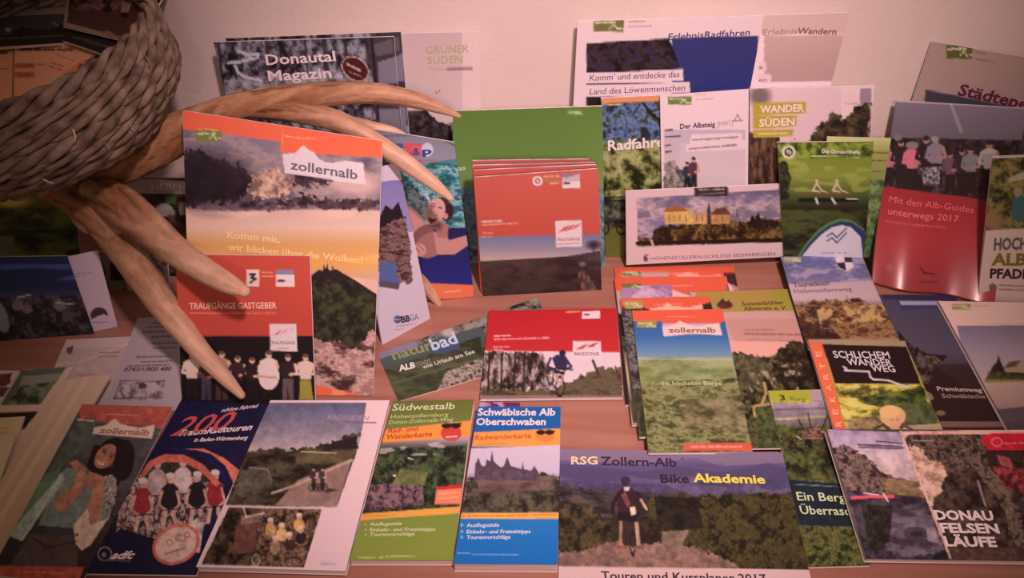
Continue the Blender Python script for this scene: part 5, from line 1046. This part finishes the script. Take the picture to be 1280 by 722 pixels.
M_ROPE = wicker_mat()
def tube(path, rad, seg=8, cap=True):
    path = np.asarray(path, float); n = len(path); rad = np.full(n, rad) if np.isscalar(rad) else np.asarray(rad)
    T = np.gradient(path, axis=0); T /= np.linalg.norm(T, axis=1)[:, None]
    ref = np.array((0.13, .21, .97)); V = []
    a = np.cross(T, ref); a /= np.linalg.norm(a, axis=1)[:, None]; b = np.cross(T, a)
    th = np.linspace(0, 2 * np.pi, seg, endpoint=False)
    V = (path[:, None, :] + rad[:, None, None] * (np.cos(th)[None, :, None] * a[:, None, :] + np.sin(th)[None, :, None] * b[:, None, :])).reshape(-1, 3)
    F = [[i * seg + j, i * seg + (j + 1) % seg, (i + 1) * seg + (j + 1) % seg, (i + 1) * seg + j] for i in range(n - 1) for j in range(seg)]
    if cap: F += [list(range(seg))[::-1], [(n - 1) * seg + j for j in range(seg)]]
    return V, F
BC = np.array((-.588, .800, .372)); TILT = Euler((.10, -.10, 0)).to_matrix()
TI = np.array(TILT)
bk = empty('wicker_basket', BC, 'round basket of thick twisted seagrass rope raised on antlers, top left', 'basket')
def bpt(l): return BC + np.asarray(l) @ TI.T
prof = [(.080, -.112), (.099, -.108), (.117, -.101), (.131, -.091), (.142, -.080), (.150, -.068), (.156, -.056), (.159, -.043), (.160, -.030), (.159, -.018), (.157, -.006), (.154, .006)]
rnd = random.Random(4)
for i, (R, z) in enumerate(prof):
    N = 230; th = np.linspace(0, 2 * np.pi, N + 1)
    VV = []; FF = []; off = 0; turns = (9 + (i * 5) % 4) * (-1 if i % 2 == 9 else 1); ph = rnd.uniform(0, 6); amp = .0046 if i < len(prof) - 1 else .0052
    for k in range(3):
        w = th * turns * (1 if i % 2 else 1) + ph + k * 2 * np.pi / 3
        rr = R + amp * np.cos(w) + .0015 * np.sin(th * 5 + i); zz = z + amp * 1.15 * np.sin(w) + .0018 * np.sin(th * 3 + i * 2)
        P = np.stack([rr * np.cos(th), rr * np.sin(th), zz], 1)
        v, f = tube(bpt(P), (.0046 + .0010 * np.sin(th * 13 + k * 2 + i)), 7, False)
        VV.append(v); FF += [[q + off for q in x] for x in f]; off += len(v)
    add_mesh('rim' if i == len(prof) - 1 else 'rope_course', np.concatenate(VV), FF, M_ROPE, bk, smooth=True)
P = [bpt((.09 * math.cos(t), .09 * math.sin(t), -.119)) for t in np.linspace(0, 2 * np.pi, 48, endpoint=False)]
P2 = [bpt((.09 * math.cos(t), .09 * math.sin(t), -.111)) for t in np.linspace(0, 2 * np.pi, 48, endpoint=False)]
add_mesh('basket_base', P + P2, [list(range(48))[::-1], list(range(48, 96))] + [[i, (i + 1) % 48, 48 + (i + 1) % 48, 48 + i] for i in range(48)], M_ROPE, bk)
for k in range(14):
    t = rnd.uniform(-2.6, .4); i = rnd.randrange(2, 11); R, z = prof[i]; p = np.array((math.cos(t) * (R + .009), math.sin(t) * (R + .009), z))
    d = np.array((rnd.uniform(-.01, .01), rnd.uniform(-.01, .01), rnd.uniform(-.018, .018)))
    v, f = tube(bpt([p - d * .2, p + d * .4 + p * .02, p + d]), .0007, 4)
    add_mesh('loose_fibre', v, f, M_BACK if k % 3 == 0 else M_ROPE, bk)

# flyers lying in the basket
def art_tt(a):
    a.fill((206, 128, 98)); a.line(Q(16, 56, 17, 140), 1, (160, 90, 66)); a.rect(18, 79, 43, 85, (170, 84, 50)); a.rect(18, 90, 43, 97, (170, 84, 50)); a.scrib(24, 83, 40, 82, 2, (110, 50, 36)); a.scrib(24, 94, 36, 94, 2, (110, 50, 36))
    a.poly(Q(20, 60, 76, 56, 95, 64, 90, 78, 20, 78), (212, 136, 106)); a.scrib(26, 62, 90, 62, 4.5, (90, 36, 30)); a.scrib(65, 78, 82, 84, 2, (130, 66, 50)); a.scrib(62, 83, 78, 88, 2, (130, 66, 50)); a.scrib(46, 80, 55, 81, 2, (150, 86, 66)); a.scrib(70, 68, 92, 76, 1.6, (150, 90, 66))
    a.poly(Q(90, 84, 106, 74, 128, 96, 100, 118, 78, 92), (190, 104, 62)); a.poly(Q(60, 96, 76, 92, 92, 118, 60, 140), (196, 130, 100)); a.ell(101, 84, 4, 5, (130, 60, 30)); a.scrib(0, 66, 8, 66, 5, (90, 40, 30)); a.scrib(0, 86, 10, 86, 2, (130, 66, 50)); a.line(Q(78, 94, 92, 116), 1, (120, 60, 40)); a.line(Q(103, 102, 110, 110), 2, (40, 20, 20))
    a.poly(Q(107, 76, 122, 68, 140, 88, 124, 98), (40, 22, 22)); a.line(Q(115, 72, 132, 94), 4, (104, 76, 60)); a.line(Q(126, 68, 140, 86), 3, (120, 90, 70))
def basket_flyer(label, pts, art, z, thick=.0015, w=205, **k): return booklet('flyer', label, 'flyer', pts, art, plane=(BC - TI[:, 2] * z, TI[:, 2]), thick=thick, cell=1.6, pages=thick > .003, white=w, **k)
basket_flyer('cream timetable sheet in the basket, left of the one with orange boxes', Q(-80, 62, 17, 57, 14, 142, -70, 146), art_tt, .030, .02)
basket_flyer('cream timetable sheet with two orange boxes in the middle of the basket', Q(18, 56, 88, 53, 92, 122, 16, 142), art_tt, .0285, .02)
basket_flyer('askew cream sheet with a striped dark picture near the right rim of the basket', Q(80, 50, 152, 76, 128, 104, 56, 124), art_tt, .026, .002)
def art_blk(a):
    a.fill((130, 98, 92)); a.rect(-20, -20, 90, 4, (140, 108, 100)); a.poly(Q(-40, 22, 80, 17, 84, 40, -40, 46), [(18, (60, 46, 52)), (40, (50, 36, 44))])
    a.poly(Q(-40, 42, 10, 44, 20, 38, 30, 34, 40, 36, 60, 38, 80, 30, 90, 34, 100, 60, -40, 70), (16, 8, 10)); a.scrib(-10, 49, 80, 44, 3.4, (80, 58, 56)); a.line(Q(34, 10, 80, 7), 2, (60, 36, 34)); a.scrib(18, 2, 34, 1, 6, (60, 36, 34)); a.ell(10, 37, 4, 3, (120, 96, 92)); a.line(Q(66, 28, 72, 32), 2, (120, 96, 92))
basket_flyer('pale brochure with a black lower band lying behind the cream timetable in the basket', Q(-80, -60, 92, -60, 90, 52, -60, 62), art_blk, .022, .004)
def art_blk2(a):
    a.fill((18, 8, 10)); a.scrib(92, 46, 160, 66, 4, (76, 52, 50)); a.scrib(90, 54, 150, 74, 2, (60, 40, 40)); a.mott(Q(150, 40, 190, 10, 200, 20, 168, 66), [(30, 14, 16), (90, 66, 56), (60, 40, 36)], 5, (1, 2))
basket_flyer('black-bordered brochure lying askew in the basket under the brown photo card', Q(96, -30, 206, -8, 154, 76, 78, 50), art_blk2, .017, .0025)
def art_card(a):
    a.fill((130, 94, 84)); a.poly(Q(90, -40, 200, -40, 186, 4, 158, 48, 84, 28), [(0, (70, 34, 32)), (20, (64, 30, 28)), (50, (60, 32, 24))])
    a.mott(Q(88, -40, 200, -40, 184, 14, 86, 12), [(34, 14, 16), (80, 44, 40), (110, 66, 62)], 9); a.poly(Q(154, 0, 166, 0, 160, 16, 151, 15), (130, 90, 76)); a.ell(156, 19, 5, 4, (24, 10, 12)); a.line(Q(105, 6, 120, 8), 4, (110, 66, 66)); a.poly(Q(124, 40, 136, 38, 150, 48, 140, 48), (120, 70, 62)); a.ell(134, 12, 6, 4, (24, 10, 14))
basket_flyer('brown photo card with a pale border on top in the basket', Q(88, -40, 222, -40, 160, 52, 79, 33), art_card, .013, .0015)

# antlers
def antler_mat():
    m, N, L, b = principled('antler', .5, .4)
    tc = N.new('ShaderNodeTexCoord'); nz = N.new('ShaderNodeTexNoise'); nz.inputs['Scale'].default_value = 70; nz.inputs['Detail'].default_value = 6
    at = N.new('ShaderNodeAttribute'); at.attribute_name = 'print'
    mr = N.new('ShaderNodeMapRange'); mr.inputs['To Min'].default_value = .72; mr.inputs['To Max'].default_value = 1.25
    mx = N.new('ShaderNodeVectorMath'); mx.operation = 'SCALE'
    bp = N.new('ShaderNodeBump'); bp.inputs['Strength'].default_value = .3; bp.inputs['Distance'].default_value = .0012
    L.new(tc.outputs['Object'], nz.inputs['Vector']); L.new(nz.outputs['Fac'], mr.inputs['Value'])
    L.new(at.outputs['Color'], mx.inputs[0]); L.new(mr.outputs['Result'], mx.inputs['Scale']); L.new(mx.outputs['Vector'], b.inputs['Base Color'])
    L.new(nz.outputs['Fac'], bp.inputs['Height']); L.new(bp.outputs['Normal'], b.inputs['Normal'])
    return m
M_ANT = antler_mat()
def catmull(pts, n=14):
    p = np.array(pts, float); p = np.vstack([2 * p[0] - p[1], p, 2 * p[-1] - p[-2]]); out = []
    for i in range(1, len(p) - 2):
        for t in np.linspace(0, 1, n, endpoint=False):
            out.append(.5 * ((2 * p[i]) + (-p[i - 1] + p[i + 1]) * t + (2 * p[i - 1] - 5 * p[i] + 4 * p[i + 1] - p[i + 2]) * t * t + (-p[i - 1] + 3 * p[i] - 3 * p[i + 1] + p[i + 2]) * t ** 3))
    out.append(p[-2]); return np.array(out)
def horn(stem, seg=44, tip0=.45, tipk=1.6, seed=3):
    """stem: (px, py, depth, diameter in px)"""
    P = [list(at_y(x, y, d)) + [w * .5 * (d / (ray(x, y)[1])) / FPX] for x, y, d, w in stem]
    c = catmull(P, 22); path, r = c[:, :3], np.maximum(c[:, 3], .0008)
    ends = path[-1] + (path[-1] - path[-2]) / (np.linalg.norm(path[-1] - path[-2]) + 1e-9) * r[-1] * .9
    path = np.vstack([path, (path[-1] * .4 + ends * .6), ends]); r = np.append(r, [r[-1] * .75, r[-1] * .15])
    V, F = tube(path, r, seg)
    L = np.append(0, np.cumsum(np.linalg.norm(np.diff(path, axis=0), axis=1))) * 1000
    A = np.repeat(L, seg); th = np.tile(np.linspace(0, 2 * np.pi, seg, endpoint=False), len(path))
    cyc = lambda f, st, sc, sd: vnoise(np.cos(th) * f + A * .0, np.sin(th) * f + A / st, sc, sd, 4)
    t = np.repeat(np.linspace(0, 1, len(path)), seg); cen = np.repeat(path, seg, 0)
    g = cyc(16, 9.0, 5, seed); w = cyc(14, 3.0, 14, seed + 4)
    rough = np.clip(1.2 - t, .15, 1)
    V = V + (V - cen) * ((w - .5) * .22 * rough + (g - .5) * .13 * rough)[:, None]
    pale = np.clip((t - tip0) * tipk, 0, 1) * .85
    base = np.array((.30, .145, .062))[None] * np.ones((len(V), 1)); mid = np.array((.50, .33, .19)); tipc = np.array((.78, .59, .42)); dark = np.array((.085, .034, .014))
    k = np.clip((w - .42) * 4, 0, 1)[:, None]; col = base * (1 - k) + mid * k
    k = np.clip((.46 - g) * 6, 0, .8)[:, None] * (1 - pale * .75)[:, None]; col = col * (1 - k) + dark * k
    k = (pale * (.75 + .25 * np.clip((g - .4) * 4, 0, 1)))[:, None]; col = col * (1 - k) + tipc * k
    return V, F, col
def antler(label, stems, loc_label=None):
    root = None
    for i, (nm, st) in enumerate(stems):
        V, F, c = horn(st, tip0=.18 if nm != 'beam' else .5, tipk=2.0 if nm != 'beam' else 1.0, seed=3 + i * 5)
        if root is None:
            root = empty('antler', V.mean(0), label, 'antler')
        add_mesh(nm, V, F, M_ANT, root, smooth=True, colors=c)
    return root
antler('long pale brown antler running right from under the basket, its tips over the pool brochure',
       [('beam', [(60, 226, .80, 36), (120, 215, .805, 46), (170, 195, .81, 54), (215, 170, .82, 50), (270, 143, .835, 36), (330, 126, .845, 33), (400, 118, .845, 31), (460, 116, .845, 27), (510, 123, .845, 22), (550, 135, .845, 14), (574, 145, .845, 6)]),
        ('tine', [(300, 138, .840, 18), (340, 137, .838, 26), (380, 141, .832, 28), (430, 155, .825, 26), (475, 181, .815, 24), (515, 209, .805, 22), (545, 232, .795, 16), (564, 248, .790, 8)]),
        ('tine', [(390, 142, .845, 14), (430, 151, .855, 17), (465, 159, .860, 15), (490, 164, .865, 12), (504, 168, .87, 7)])])
antler('dark-rooted antler below the basket with two long pale tines pointing down to the right',
       [('beam', [(52, 222, .80, 44), (90, 240, .79, 52), (125, 262, .775, 56), (150, 290, .765, 46)]),
        ('tine', [(120, 238, .785, 44), (150, 255, .76, 50), (185, 284, .73, 44), (220, 313, .70, 37), (255, 337, .67, 32), (285, 354, .65, 26), (306, 364, .638, 15)]),
        ('tine', [(118, 262, .785, 46), (150, 300, .76, 44), (180, 346, .71, 40), (210, 388, .68, 34), (245, 432, .655, 27), (278, 468, .640, 20), (302, 494, .628, 10)]),
        ('burr', [(88, 262, .80, 12), (98, 276, .80, 12), (108, 288, .80, 9)])])
antler('single antler tine resting on the table between the BBGA flyer and the pool brochure',
       [('tine', [(505, 320, .850, 20), (522, 345, .842, 19), (538, 365, .836, 15), (549, 380, .832, 8)])])
